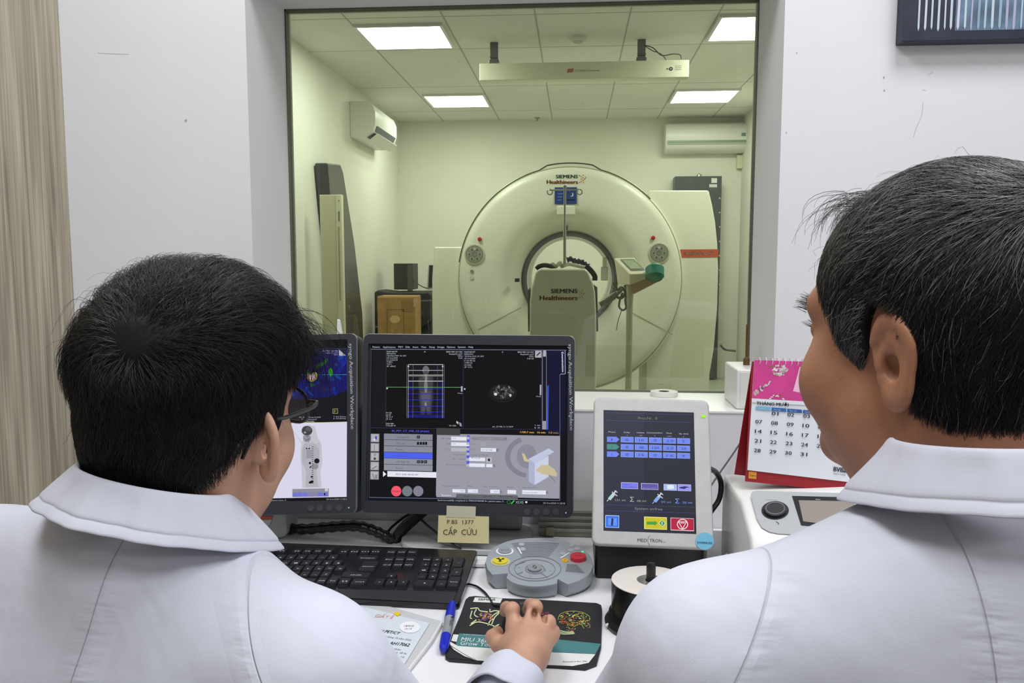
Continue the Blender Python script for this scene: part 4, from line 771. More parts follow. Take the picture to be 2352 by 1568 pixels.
for k in range(13):
    y = 330+k*10.5; w_ = 215-k*8.5; P = [(960+w_*math.cos(a),y-(2.5+0)*0+14-14*math.sin(a)*1.0) for a in np.linspace(PI*.05,PI*.95,12)]
    for a,b in zip(P[:-1],P[1:]): cp.line(mb,*a,*b,3.5,mat('speaker_slot',(104,108,112),rough=.6),.0004)
mb.build('speaker_grille',t_)
mb = MB(); M_cr = mat('control_recess',(126,130,134),rough=.45); cp.ring(mb,955,560,235,112,8,M_cr,.0005,48); cp.ring(mb,955,565,182,86,5,M_cr,.0006,48); cp.ring(mb,955,563,86,46,6,M_cr,.0006,40)
for a in ((778,530,870,500),(800,610,850,590),(1010,600,1070,640),(1030,545,1050,580)): cp.line(mb,*a,6,M_cr,.0007)
for x,y in ((818,548),(1088,578),(918,628)): cp.text(mb,'+' ,x-8,y+8,x+8,y+8,14,pm(60,62,66),.001)
mb.build('dial_grooves',t_)
def button(name,x,y,rx,ry,m,h,ringm=None,draw=None,label=None):
    k = MB(); pts = [(x+rx*math.cos(a),y+ry*math.sin(a)) for a in [2*PI*i/28 for i in range(28)]]
    if ringm: cp.ell(k,x,y,rx*1.3,ry*1.3,ringm,.0006,n=32)
    P = [cp.P(*q) for q in pts]; P = [p+cp.n*.0 for p in P]; k.prism(P,cp.n*h,m)
    if draw: draw(k)
    b = k.build(name,t_)
    if label: b['label'] = label
    return b
button('button',953,563,62,34,mat('centre_button',(142,146,148),rough=.35),.004,None,lambda k:[cp.ell(k,953+dx,563+dy,7,4,pm(90,94,98),.0045) for dx,dy in ((0,-12),(-14,0),(14,0),(0,12),(-10,-9),(10,9))])
button('button',690,406,60,28,mat('call_button',(150,154,162),rough=.4),.003,pm(236,236,238),lambda k:[cp.text(k,'((•))',655,412,725,412,18,pm(90,92,98),.0034)],'white ringed talk button')
button('button',650,498,66,30,mat('yellow_button',(226,206,50),rough=.4),.003,pm(200,198,150),lambda k:[cp.poly(k,[(650,496),(612+q,484+w),(640+q*.3,478+w)],pm(30,30,26),.0036) for q,w in ((0,0),)]+[cp.ell(k,650,497,10,6,pm(30,30,26),.0036),cp.poly(k,[(655,494),(672,480),(692,490)],pm(30,30,26),.0036),cp.poly(k,[(645,502),(632,512),(668,512)],pm(30,30,26),.0036)],'round yellow radiation button')
button('button',1337,476,70,32,mat('stop_button_red',(206,48,62),rough=.35),.007,None,None,'red stop button')
button('button',1222,488,30,16,mat('amber_button',(226,170,50),rough=.4),.001,None,lambda k:[cp.text(k,'!',1218,494,1226,494,14,pm(60,40,20),.0016)],'small amber warning disc')
button('indicator_lamp',1376,418,11,8,glow('green_led',(40,225,130),1.2),.002)
mb = MB()
for i,(x,y) in enumerate(((838,346),(848,388),(1278,356),(1330,384),(1205,428),(1272,398))): cp.ell(mb,x,y,26,14,pm(176,180,184),.0006)
cp.poly(mb,[(796,374),(812,372),(844,432),(832,434)],pm(228,230,232),.0008); cp.poly(mb,[(1170,468),(1258,418),(1266,424),(1192,470)],pm(228,230,232),.0008)
for k in range(7): cp.line(mb,1238-k*2,524+k*10,1330+k*10,530+k*11,3,pm(104,108,112),.0008)
cp.text(mb,'SIEMENS',1010,304,1140,316,8,pm(80,84,88),.0008); cp.text(mb,'STOP',1305,480,1368,480,12,pm(120,24,30),.0076)
mb.build('printed_marks',t_)
# ---------------- mouse pad, mouse ----------------
PZ = .004
def Q(x,y,h=PZ): return atz(980+x/3.843,1160+y/3.843,DZ+h)
t_ = thing('mouse_pad','black and green printed mouse pad with skull and heart pictures under the hand','mouse pad',(*Q(880,1100)[:2],DZ))
padp = [(345,830),(375,806),(430,800),(660,820),(900,828),(1130,840),(1500,862),(1540,880),(1548,920),(1545,1100),(1540,1250),(1500,1400),(1400,1438),(1150,1420),(800,1400),(430,1380),(200,1362),(165,1340),(165,1300),(230,1130),(300,960)]
def F2(mb,pts,m,h): mb.poly([Q(x,y,h) for x,y in pts][::-1],m)
mb = MB(); P = [Q(x,y) for x,y in padp][::-1]; mb.prism(P,(0,0,-PZ+.0008),mat('pad_black',(34,35,37),rough=.55)); 
h = PZ+.0003; pw_ = pm(228,230,226); 
F2(mb,[(425,812),(668,822),(650,862),(410,852)],pw_,h); F2(mb,[(236,1138),(288,1142),(262,1205),(215,1195)],pw_,h)
F2(mb,[(288,1130),(1120,1180),(1538,1222),(1490,1312),(1110,1295),(256,1240),(270,1180)],pm(72,128,130),h)
F2(mb,[(215,1200),(256,1240),(1110,1297),(1490,1314),(1430,1390),(1290,1418),(1140,1412),(800,1396),(440,1368),(350,1290),(240,1225)],pw_,h)
F2(mb,[(290,1300),(430,1372),(380,1366),(250,1352),(200,1355),(168,1335),(190,1270)],pm(36,37,38),h+.0002)
def T2(s,x0,y0,x1,y1,hh,m,o=.0006,bold=0):
    a = Q(x0,y0,PZ+o); b = Q(x1,y1,PZ+o); c = Q(x0,y0-hh,PZ+o); e = (b-a)/np.linalg.norm(b-a); up = np.array([-e[1],e[0],0])*np.linalg.norm(c-a); text3(mb,s,a,b,up,m,bold)
T2('SIEMENS',455,838,605,840,18,M_teal,bold=.02); T2('MIU 360',300,1196,540,1212,34,pw_); T2('Grow Your',292,1230,600,1250,34,pw_); T2('www.siemens.com',320,1143,550,1152,9,pw_); T2('Answers for life.',1200,1386,1420,1380,12,pm(90,96,96))
# chest picture
rr = random.Random(4); CHEST = [(385,912),(440,905),(520,925),(560,915),(640,925),(655,950),(640,1040),(600,1070),(560,1050),(470,1050),(380,1065),(420,1010),(390,1000)]
def arc(pts,w,m,o):
    P = smooth_path([(x,y,0) for x,y in pts],4)
    for a,b in zip(P[:-1],P[1:]):
        d = (b-a)/(np.linalg.norm(b-a)+1e-9); nx = np.array([-d[1],d[0],0])*w/2; F2(mb,[(a-nx)[:2],(b-nx)[:2],(b+nx)[:2],(a+nx)[:2]],m,PZ+o)
bone = pm(212,224,170)
for a in ([(385,912),(450,906),(470,930),(540,940)],[(400,930),(385,990),(400,1000)],[(440,915),(420,960),(450,985),(480,980)],[(560,915),(560,940),(600,930),(650,935)],[(560,1000),(600,960),(640,940)],[(640,950),(600,990),(570,1060)],[(380,1062),(440,1030),(520,1040),(600,1068)],[(390,1045),(440,1010)],[(540,1060),(560,1020),(590,1000)],[(600,1070),(640,1050)]): arc(a,9,bone,.0006)
for k in range(60):
    a = rr.uniform(0,2*PI); q = rr.uniform(0,1)**.6; x = 515+65*q*math.cos(a); y = 985+45*q*math.sin(a); c = rr.choice([(150,70,60),(90,60,120),(60,50,110),(170,120,60),(120,90,130),(190,150,70)]); F2(mb,[(x+rr.uniform(6,14)*math.cos(t),y+rr.uniform(4,9)*math.sin(t)) for t in np.linspace(0,2*PI,8)[:-1]],pm(*c),PZ+.0007+k*.000004)
for k in range(40): x = rr.uniform(1005,1090); y = 940+rr.uniform(0,90)*(1 if x<1060 else .3); F2(mb,[(x+9*math.cos(t),y+7*math.sin(t)) for t in (0,1.5,3,4.5)],pm(*rr.choice([(110,50,60),(60,40,120),(150,70,50),(90,40,60)])),PZ+.0007+k*.000004)
# skull picture
cols = [(180,60,40),(160,150,40),(110,150,60),(190,190,60),(200,110,50),(60,120,60),(60,110,110),(220,220,150)]
for k in range(190):
    a = rr.uniform(0,2*PI); q = rr.uniform(0,1)**.5; x = 1300+140*q*math.cos(a); y = 1002+62*q*math.sin(a); c = (180,60,40) if x < 1230 and k%2 else rr.choice(cols); F2(mb,[(x+rr.uniform(4,12)*math.cos(t),y+rr.uniform(2,6)*math.sin(t)) for t in np.linspace(0,2*PI,7)[:-1]],pm(*c),PZ+.0006+k*.000003)
for k in range(110):
    if k < 60: x = rr.uniform(1235,1310)+rr.uniform(-8,8); y = rr.uniform(1050,1135)
    else: x = rr.uniform(1370,1445); y = 1010+rr.uniform(0,75)
    F2(mb,[(x+rr.uniform(2,7)*math.cos(t),y+rr.uniform(2,4)*math.sin(t)) for t in (0,1.5,3,4.5)],pm(*rr.choice([(190,190,120),(150,170,70),(200,200,150),(190,80,50)])),PZ+.0006+k*.000003)
for k in range(5): arc([(1170,1100+k*8),(1220,1112+k*7),(1300,1118+k*4)],3,bone,.0009)
arc([(1160,1010),(1180,960),(1260,935),(1360,940),(1430,975),(1440,1010)],4,pm(170,190,90),.001)
mb.build('pad_sheet',t_)
mb = MB(); F2(mb,[(200,1200),(290,1250),(370,1305),(430,1365),(330,1310),(210,1235)],pw_,PZ+.003); F2(mb,[(205,1235),(300,1290),(420,1362),(330,1330),(240,1275)],pw_,PZ+.0015); o = mb.build('peeled_corner',t_,solid=.0006)
# ---------------- calendar ----------------
cal = Plane((.393,1.4209,1.0296),12.4,9.1,4.6)
t_ = thing('desk_calendar','pink and white October desk calendar standing on the white device','calendar',(.40,1.46,.926),)
M_cred = mat('calendar_red_card',(150,20,34),rough=.5)
mb = MB(); pts = [(1728,830),(1985,838),(1973,1133),(1712,1105)]; mb.prism([cal.P(*q) for q in pts],-cal.n*.002,M_cred)
bk = [cal.P(1728,832),cal.P(1985,840)]; f_ = cal.n*-.085; 
mb.prism([bk[0],bk[1],np.array([*(cal.P(1973,1133)-cal.n*.045)[:2],cal.P(1973,1133)[2]]),np.array([*(cal.P(1712,1105)-cal.n*.045)[:2],cal.P(1712,1105)[2]])],-cal.n*.002,M_cred); mb.build('card_stand',t_)
mb = MB(); mb.prism([cal.P(*q,.002) for q in ((1732,829),(1985,838),(1978,1110),(1716,1079))],-cal.n*.0018,pm(226,230,236)); c2 = Plane(cal.c+cal.n*.0022,R=cal.R,crop=(1640,800,3.5625))
def cq(p,m,o=.0003): c2.poly(mb,p,m,o)
cq([(330,95),(860,110),(860,440),(310,405)],mat('calendar_pink',(208,62,140),rough=.5,noise=.12,nscale=20))
cq([(700,150),(860,160),(860,390),(645,350)],pm(240,190,215),.0006); cq([(760,260),(720,320),(850,350)],pm(230,80,110),.0008)
rr = random.Random(2)
for k in range(60): a = rr.uniform(0,6.3); q = rr.uniform(0,1); c = rr.choice([(235,225,222),(205,190,188),(226,208,205),(180,160,160)]); c2.ell(mb,542+62*q*math.cos(a),180+50*q*math.sin(a),rr.uniform(5,14),rr.uniform(4,11),pm(*c),.0006+k*.00001,n=8)
c2.line(mb,440,140,490,152,5,pm(110,140,60),.0006)
for k in range(22): t = k/21; x = 325+135*t; y = 375-100*t; c2.ell(mb,x+rr.uniform(-8,8),y+rr.uniform(-10,10),rr.uniform(8,18)*(1.2-.6*t),rr.uniform(6,12),pm(*rr.choice([(120,90,110),(200,170,175),(90,60,80),(220,200,200)])),.0006+k*.00001,n=8,rot=1.0)
for k in range(30): t = k/29*PI; c2.ell(mb,515+55*math.cos(t)+rr.uniform(-8,8),418-48*math.sin(t)*rr.uniform(.5,1),8,5,pm(*rr.choice([(240,220,225),(200,120,150),(190,60,70)])),.0006+k*.00001,n=8)
c2.poly(mb,[(306,408),(860,440),(860,470),(306,440)],pm(226,230,236),.0012)
c2.text(mb,'THÁNG MƯỜI',345,460,606,474,26,pm(40,50,70),.0015,bold=.02)
for i in range(5):
    x0 = 340+i*128; cq([(x0,472+i*10),(x0+120,480+i*10),(x0+120,508+i*10),(x0,500+i*10)],pm(*((120,180,210),(40,100,170),(40,90,160),(40,90,160),(40,90,160))[i]),.0015); c2.text(mb,('Thứ Hai','Thứ Ba','Thứ Tư','Thứ Năm','Thứ Sáu')[i],x0+15,494+i*10,x0+75,499+i*10,10,pm(200,220,235),.002)
rows = [['','01','02','03','04'],['07','08','09','10','11'],['14','15','16','17','18'],['21','22','23','24','25'],['28','29','30','31','']]
for r in range(5):
    for c in range(5):
        if rows[r][c]:
            x = 340-r*4+c*(129-r*.5); y = 534+r*78+c*10.5; c2.text(mb,rows[r][c],x,y,x+54,y+4,29,pm(70,56,80),.0015,bold=.012); c2.rect(mb,x+6,y+8,x+22,y+12,pm(190,190,200),.0015)
c2.text(mb,'BVBank',975,1003,1120,1020,36,pm(36,46,70),.0015,bold=.03); c2.text(mb,'Ngân hàng',975,1028,1070,1040,12,pm(90,110,120),.0015)
mb.build('calendar_page',t_)
mb = MB(); c3 = Plane(cal.c+cal.n*.0003,R=cal.R,crop=(1640,800,3.5625)); c3.poly(mb,[(284,1005),(348,1012),(345,1068),(281,1062)],pm(216,150,50),.0003); c3.text(mb,'Digimi',290,1042,340,1046,12,pm(120,40,20),.0006); 
c3.text(mb,'Hotline',440,1052,490,1058,9,pm(180,80,50),.0005); c3.text(mb,'bvbank.net.vn',440,1072,552,1082,9,pm(180,80,50),.0005); mb.build('base_print',t_)
M_wire = mat('white_wire',(225,225,228),rough=.3)
for i in range(17):
    x = 1743+i*14.5; mb = MB(); c = cal.P(x,829+i*.5,0); rad = .006
    mb.tube([c+cal.n*(rad*math.cos(a))+cal.w*(rad*math.sin(a)) for a in np.linspace(0,2*PI,14)],.0006,M_wire,5,caps=False); mb.build('wire_ring',t_)
# ---------------- white device with dial ----------------
X0,X1 = .272,.57; M_dev = mat('device_white',(232,231,228),rough=.35)
t_ = thing('white_device','white desktop device with round dial and tilted screen, under the calendar','device',((X0+X1)/2,1.36,DZ))
sec = [(1.50,DZ+.001),(1.50,.921),(1.334,.921),(1.252,.884),(1.225,.84),(1.225,DZ+.001)]
mb = MB(); sk = -.02; mb.prism([(X0+.0,y,z) for y,z in sec][::-1],(X1-X0,0,0),M_dev); mb.build('case',t_,bevel=.012,seg=3)
e = np.array([0,1.252-1.334,.884-.925]); e /= np.linalg.norm(e); nn = np.array([0,-.447,.894]); nn = np.cross(np.array([1,0,0]),-e); nn = nn if nn[2]>0 else -nn
dp = Plane((.35,1.293,.9045)); dp.u = np.array([1.,0,0]); dp.w = -e; dp.n = nn; dp.R = np.column_stack([dp.u,-nn,dp.w]); dp.crop = (1640,800,3.5625)
mb = MB(); P = [dp.P(*q,.0005) for q in ((300,1200),(310,1180),(340,1170),(1100,1192),(1150,1250),(1150,1560),(520,1520),(450,1505),(390,1470),(350,1400))]; mb.prism(P,nn*.0015,mat('device_panel_grey',(178,180,182),rough=.4,metal=.2)); mb.build('front_panel',t_)
mb = MB(); dp.ell(mb,498,1334,112,74,M_blk,.003,n=40); P = [dp.P(498+92*math.cos(a),1334+60*math.sin(a),.003) for a in [2*PI*i/36 for i in range(36)]]; mb.prism(P,nn*.004,mat('dial_dark',(38,38,40),rough=.4)); dp.ring(mb,496,1332,78,50,4,pm(140,142,146),.0073); mb.build('dial',t_)
mb = MB(); dp.poly(mb,[(636,1215),(1150,1228),(1150,1500),(710,1455)],mat('display_black',(40,42,44),rough=.15),.0026); dp.poly(mb,[(690,1252),(1150,1262),(1150,1480),(728,1425)],mat('display_glass',(150,140,132),rough=.12),.003); dp.text(mb,'m',832,1250,866,1252,16,pm(220,220,220),.0032); mb.build('display',t_)
mb = MB(); dp.text(mb,'ENDOSTRONG',422,1248,520,1252,7,pm(90,92,96),.0026); dp.line(mb,505,1425,530,1440,4,pm(60,60,64),.0026); dp.line(mb,530,1440,520,1448,4,pm(60,60,64),.0026); mb.build('panel_marks',t_)
# ---------------- injector tablet ----------------
tb = Plane((.133,1.3842,.952),-1.05,25.68,.39); M_tab2 = mat('tablet_silver',(188,188,186),rough=.4,noise=.04,nscale=60)
t_ = thing('touch_terminal','silver framed upright touch terminal on a black base, right of the centre monitor','touch screen',(.133,1.43,DZ))
mb = MB(); mb.prism([tb.L(u,w,0) for u,w in rrect(.2,.255,.012)],-tb.n*.02,M_tab2); mb.build('frame',t_,bevel=.004)
mb = MB(); pq = Plane(tb.c+tb.n*.0004,R=tb.R,crop=(1320,820,3.135)); R_ = pq.rect
pq.poly(mb,[(208,380),(858,398),(876,1272),(208,1248)],g(42,44,56),.0); 
pq.poly(mb,[(214,385),(500,392),(500,1255),(212,1245)],g(48,50,66),.0002)
for y in (400,455): pq.line(mb,216,y,850,y+16,2,g(84,84,140),.0004)
for y in (1062,1105): pq.line(mb,216,y,866,y+18,2,g(84,84,140),.0004)
pq.text(mb,"Prot.Nr.  0",458,448,594,450,20,g(126,130,110)); BL = g(112,136,236)
for j,y in enumerate((0,53,106)):
    c = BL if j != 1 else g(74,140,130); pq.poly(mb,[(232,572+y),(300,573+y),(322,593+y),(300,613+y),(232,611+y)],c,.0006); pq.text(mb,str(j+1),262,602+y,272,602+y,16,g(60,76,170),.0008)
    for i,t in enumerate((('0','10','0','2.0','5'),('0','48','100','2.0','24'),('0','15','0','1.6','9'))[j]):
        x = 332+i*101.5; yy = 574+y+i*2.5; R_(mb,x,yy,x+92,yy+40,g(150,170,246),.0005); R_(mb,x+3,yy+3,x+90,yy+38,BL,.0007); pq.text(mb,t,x+40-5*len(t),yy+31,x+46+9*len(t),yy+31,19,g(66,78,170),.001,bold=.01)
for t,x,w,y in (('Phase',242,52,543),('Delay',354,44,546),('Volume',446,56,548),('Concentration',518,114,549),('Flow',660,40,552),('Inj. time',752,66,556)): pq.text(mb,t,x,y,x+w,y+1,11,g(180,184,204),.0006,bold=.01)
for t,x,y in (('s',374,566),('ml',468,568),('%',572,570),('ml/s',666,573),('s',780,576)): pq.text(mb,t,x,y,x+8*len(t),y,9,g(170,174,194),.0006)
for x0,y0,x1,y1,c in ((334,902,456,948,(120,124,236)),(478,908,602,954,(92,88,164)),(640,914,736,960,(160,190,240)),(742,916,838,964,(150,150,236))): R_(mb,x0,y0,x1,y1,g(190,190,236),.0005); R_(mb,x0+4,y0+4,x1-3,y1-3,g(*c),.0007)
pq.text(mb,'Pause 1',344,920,400,921,8,g(40,40,140),.001); pq.text(mb,'Rest 1 00 ml',344,938,446,940,8,g(40,40,140),.001); pq.text(mb,'Press limit',490,946,590,948,9,g(160,150,210),.001)
pq.poly(mb,[(664,922),(710,920),(716,948),(668,950)],g(226,232,246),.001); pq.poly(mb,[(752,938),(790,930),(826,936),(800,942),(790,950),(756,944)],g(44,40,110),.001)
for dx,c in ((0,g(180,210,206)),(328,g(130,170,236))):
    pq.line(mb,232+dx,1038+dx*.05,262+dx,1005+dx*.05,6,c,.0008); pq.line(mb,248+dx,1024+dx*.05,282+dx,985+dx*.05,24,c,.0009); pq.line(mb,272+dx,992+dx*.05,298+dx,962+dx*.05,9,g(210,215,225),.001); pq.line(mb,268+dx,970+dx*.05,306+dx,1000+dx*.05,7,g(200,200,210),.001); pq.line(mb,288+dx,960+dx*.05,308+dx,975+dx*.05,6,g(210,210,220),.001)
for t,x,w,y,c in (('131 ml',292,72,1036,(160,164,160)),('Σ',398,28,1040,(190,194,190)),('48 ml',446,66,1042,(160,164,160)),('99 ml',622,70,1050,(112,140,220)),('Σ',724,30,1052,(120,160,240)),('25 ml',776,68,1054,(120,160,240))): pq.text(mb,t,x,y,x+w,y+1,34 if t == 'Σ' else 15,g(*c),.0008)
pq.text(mb,'System airfree',432,1098,632,1104,20,g(136,138,150),.0006)
R_(mb,220,1138,320,1228,g(160,200,250),.0005); R_(mb,225,1144,316,1224,g(60,110,226),.0007); R_(mb,240,1158,304,1212,g(96,150,240),.0009); pq.line(mb,268,1212,272,1160,14,g(34,44,110),.0012)
R_(mb,500,1150,664,1240,g(226,226,150),.0005); R_(mb,507,1156,660,1235,g(206,190,40),.0007); pq.poly(mb,[(518,1184),(575,1184),(575,1176),(596,1195),(575,1214),(575,1206),(518,1206)],g(70,160,60),.001); pq.poly(mb,[(628,1168),(655,1196),(630,1224),(603,1196)],g(210,230,190),.001); pq.poly(mb,[(628,1174),(649,1196),(630,1218),(609,1196)],g(40,140,70),.0012); R_(mb,625,1184,632,1208,g(220,235,210),.0014)
R_(mb,690,1158,858,1250,g(220,200,205),.0005); R_(mb,694,1162,856,1244,g(180,34,66),.0007); pq.ring(mb,776,1203,40,38,6,g(236,226,230),.001)
for a in ((748,1186,804,1186),(748,1186,776,1236),(804,1186,776,1236),(762,1194,790,1194)): pq.line(mb,*a,5,g(236,226,230),.0012)
mb.build('screen',t_)
mb = MB(); pq.text(mb,'MED',452,1327,520,1330,24,pm(70,70,72)); pq.text(mb,'TRON',540,1331,628,1333,24,pm(70,70,72)); pq.text(mb,'AG',636,1334,656,1334,8,pm(110,110,110))
for k in range(10):
    a0,a1 = .62*PI+k*.076*PI,.62*PI+(k+1)*.076*PI; pq.line(mb,552+26*math.cos(a0),1318-38*math.sin(a0),552+26*math.cos(a1),1318-38*math.sin(a1),2.5,pm(80,80,82))
mb.build('maker_lettering',t_)
mb = MB(); pq.ell(mb,926,426,14,12,glow('lime_led',(160,235,40),1.1),.0006); mb.build('indicator_lamp',t_)
mb = MB(); P = [pq.P(936+66*math.cos(a),1325+62*math.sin(a),.001) for a in [2*PI*i/32 for i in range(32)]]; mb.prism(P,tb.n*.0003,mat('blue_sticker',(106,178,208),rough=.5)); p2 = Plane(pq.c+pq.n*.0016,R=pq.R,crop=pq.crop); p2.text(mb,'STERILEE',882,1340,992,1344,13,pm(40,80,110),bold=.02); o = mb.build('blue_sticker',t_)
a = at(1366,1262,1.41); b = at(1592,1262,1.41); mb = MB(); mb.prism([(a[0],1.405,DZ+.001),(b[0]+.02,1.405,DZ+.001),(b[0]+.02,1.55,DZ+.001),(a[0],1.55,DZ+.001)][::-1],(0,0,.10),M_blk); mb.build('base',t_,bevel=.006)
mb = MB(); mb.tube([tb.L(0,-.05,-.02),(.14,1.47,DZ+.09)],.02,M_blk,12); mb.build('hinge',t_)
# ---------------- spindle of discs ----------------
c = np.array([*atz(1495,1333,.82)[:2],DZ]); t_ = thing('disc_spindle','black spindle base stacked with blank white discs beside the right sleeve','disc spindle',c)
mb = MB(); mb.lathe([(0,.001),(.069,.001),(.070,.006),(.066,.012),(.0635,.016),(.0635,.02),(0,.02)],M_blk,c,n=64); mb.build('base',t_,smooth=True)
mb = MB(); mb.tube([c+np.array([0,0,.02]),c+np.array([0,0,.092])],.0072,M_blk,16); mb.lathe([(.0072,.092),(.006,.097),(0,.098)],M_blk,c,n=16); mb.build('post',t_,smooth=True)
M_disc = mat('disc_edge_black',(26,26,28),rough=.2,spec=.7)
mb = MB(); mb.lathe([(.018,.0202),(.06,.0202),(.06,.0685),(.018,.0685)],M_disc,c,n=64,caps=False); o = mb.build('disc_stack',t_,smooth=True); o['kind'] = 'stuff'
mb = MB(); mb.lathe([(.0215,.0688),(.0585,.0688),(.06,.0695),(.06,.0705),(.0585,.0710),(.0215,.0710)],mat('disc_white',(226,218,210),rough=.35,spec=.6),c,n=64,caps=False); mb.lathe([(.0085,.0707),(.0215,.0707)],mat('disc_hub_clear',(150,150,150),rough=.15,metal=.5),c,n=40,caps=False); o = mb.build('top_disc',t_,smooth=True); o['label'] = 'matte white printable top disc'
# ---------------- marker, pen cap ----------------
a = D(1039,1386,.009); b = D(1018,1493,.009); d = (b-a); L = np.linalg.norm(d); d /= L; M_blu = mat('marker_blue',(22,40,190),rough=.3)
t_ = thing('marker_pen','blue double-ended marker with grey printed barrel lying left of the mouse pad','marker',(*((a+b)/2)[:2],DZ))
mb = MB(); mb.lathe([(0,0),(.006,.001),(.0072,.012),(.0078,L*.36),(.006,L*.36)],M_blu,a,d,n=20); mb.build('cap',t_,smooth=True)
mb = MB(); mb.lathe([(.0074,L*.34),(.0074,L*.74)],mat('marker_grey',(150,154,158),rough=.4),a,d,n=20); mb.build('barrel',t_,smooth=True)
mb = MB(); mb.lathe([(.0078,L*.73),(.0072,L*.9),(.0062,L*.97),(.004,L),(0,L)],M_blu,a,d,n=20); mb.build('end_cap',t_,smooth=True)
mb = MB(); s_ = np.cross(d,[0,0,1]); p0 = a+d*L*.4+np.array([0,0,.0076]); text3(mb,'Điểm',p0-s_*.003,p0+d*.03-s_*.003,s_*-.0+np.cross([0,0,1],d)*.006,pm(50,52,56)); mb.build('barrel_print',t_)
a = D(1390,1436,.006); b = D(1440,1428,.006); d = (b-a); L = np.linalg.norm(d); d /= L
t_ = thing('pen','light blue capped pen with white tip peeking out from under the right sleeve','pen',(*((a+b)/2)[:2],DZ))
mb = MB(); mb.lathe([(.0015,0),(.003,.004),(.003,.014)],mat('pen_white',(225,228,232),rough=.3),a,d,n=14); mb.build('tip',t_,smooth=True); mb = MB(); mb.lathe([(.004,.012),(.0055,.016),(.0055,L+.04),(0,L+.04)],mat('pen_blue',(40,130,200),rough=.3),a,d,n=16); mb.build('barrel',t_,smooth=True)
# ---------------- plastic sleeve with papers ----------------
def E1(x,y,h=.002): return atz(560+x/3.843,1160+y/3.843,DZ+h)
t_ = thing('document_sleeve','clear plastic sleeve holding a printed sheet, lying before the keyboard','document sleeve',(*E1(1300,1150)[:2],DZ))
def FP(mb,pts,m,h): mb.poly([E1(x,y,h) for x,y in pts][::-1],m)
mb = MB(); P = [E1(x,y,.0015) for x,y in ((700,760),(960,800),(1280,890),(1735,1020),(1750,1050),(1700,1130),(1440,1500),(1300,1700),(600,1650),(500,1000))][::-1]; mb.prism(P,(0,0,-.0012),mat('sleeve_plastic',(204,206,208),rough=.25,spec=.5)); mb.build('sleeve',t_)
mb = MB(); FP(mb,[(760,900),(1000,880),(1640,1040),(1370,1480),(1200,1690),(620,1600)],mat('printed_sheet',(214,222,230),rough=.5),.003); 
def TP(s,x0,y0,x1,y1,hh,m,bold=0):
    a = E1(x0,y0,.0036); b = E1(x1,y1,.0036); c = E1(x0,y0-hh,.0036); e = (b-a)/np.linalg.norm(b-a); text3(mb,s,a,b,np.array([-e[1],e[0],0])*np.linalg.norm(c-a),m,bold)
TP('GIẤY E',1150,985,1310,1000,26,pm(222,160,150)); 
k1 = pm(120,128,138); TP('SINH PET/CT',1140,1105,1365,1140,22,k1,.01); TP('Ngày 23 tháng 10 năm 2024',1170,1150,1470,1195,13,k1); TP('PET: AH17062',1190,1215,1455,1245,26,k1,.01); TP('Toàn thân',1245,1260,1380,1280,14,k1); TP('Cân nặng  58 kg',1245,1295,1435,1312,14,k1); TP('11 : 12',1320,1325,1410,1345,12,k1); mb.build('printed_sheet',t_)
mb = MB(); P = [E1(1466+92*math.cos(a),1078+50*math.sin(a),.0035) for a in [2*PI*i/36 for i in range(36)]][::-1]; mb.prism(P,(0,0,.0008),pm(240,240,244)); 
def TP2(s,x0,y0,x1,y1,hh,m):
    a = E1(x0,y0,.0048); b = E1(x1,y1,.0048); c = E1(x0,y0-hh,.0048); e = (b-a)/np.linalg.norm(b-a); text3(mb,s,a,b,np.array([-e[1],e[0],0])*np.linalg.norm(c-a),m)
TP2('18FDG',1415,1070,1500,1070,14,k1); TP2('12:19',1420,1095,1480,1095,14,k1); mb.build('round_sticker',t_)
mb = MB(); FP(mb,[(1320,955),(1350,940),(1386,955),(1358,978)],pm(240,205,40),.004); mb.build('yellow_tab',t_,solid=.0006)
mb = MB(); mb.tube([E1(1742,1040,.004),E1(1650,1200,.004),E1(1440,1470,.004)],[.003,.004,.003],mat('sleeve_fold',(226,226,224),rough=.3),8); mb.build('folded_edge',t_,smooth=True)
# ---------------- cables and boxes at the back of the desk ----------------
M_cab = mat('black_cable',(18,18,20),rough=.4)
def cableT(name,pts,r,label,cat='cable',m=M_cab,group=None,n=8):
    mb = MB(); mb.tube(smooth_path(pts),r,m,n); return tag(mb.build(name,smooth=True),label,cat,group)
mb = MB(); P = smooth_path([at(640,1212,1.6),at(700,1215,1.58),at(760,1210,1.57),at(820,1208,1.56),at(868,1222,1.56),at(905,1242,1.56)],10); mb.tube(P,[.0105+.0012*math.sin(i*1.6) for i in range(len(P))],mat('cable_sleeve_black',(16,16,17),rough=.28,spec=.6,noise=.4,nscale=150),14)
tag(mb.build('cable_sleeve',smooth=True),'thick black spiral cable sleeve snaking behind the keyboard','cable sleeve')
cableT('video_cable',[at(975,1170,1.59),at(950,1192,1.585),at(925,1215,1.575),at(905,1244,1.565)],.012,'thick black cable dropping diagonally from behind the centre monitor')
cableT('thin_cable',[at(950,1176,1.6),at(930,1186,1.6),at(900,1210,1.59),at(887,1228,1.58)],.0025,'thin black cable beside the thick one behind the centre monitor')
cableT('usb_cable',[at(957,1180,1.56),at(975,1200,1.54),at(1010,1228,1.52),at(1046,1251,1.50),at(1060,1258,1.50)],.0022,'thin black cable running down in front of the yellow note towards the keyboard')
cableT('terminal_cable',[at(1628,1075,1.42),at(1645,1085,1.45),at(1656,1110,1.47),at(1652,1145,1.47),at(1636,1170,1.46),at(1625,1185,1.44)],.005,'black looped cable at the right side of the touch terminal')
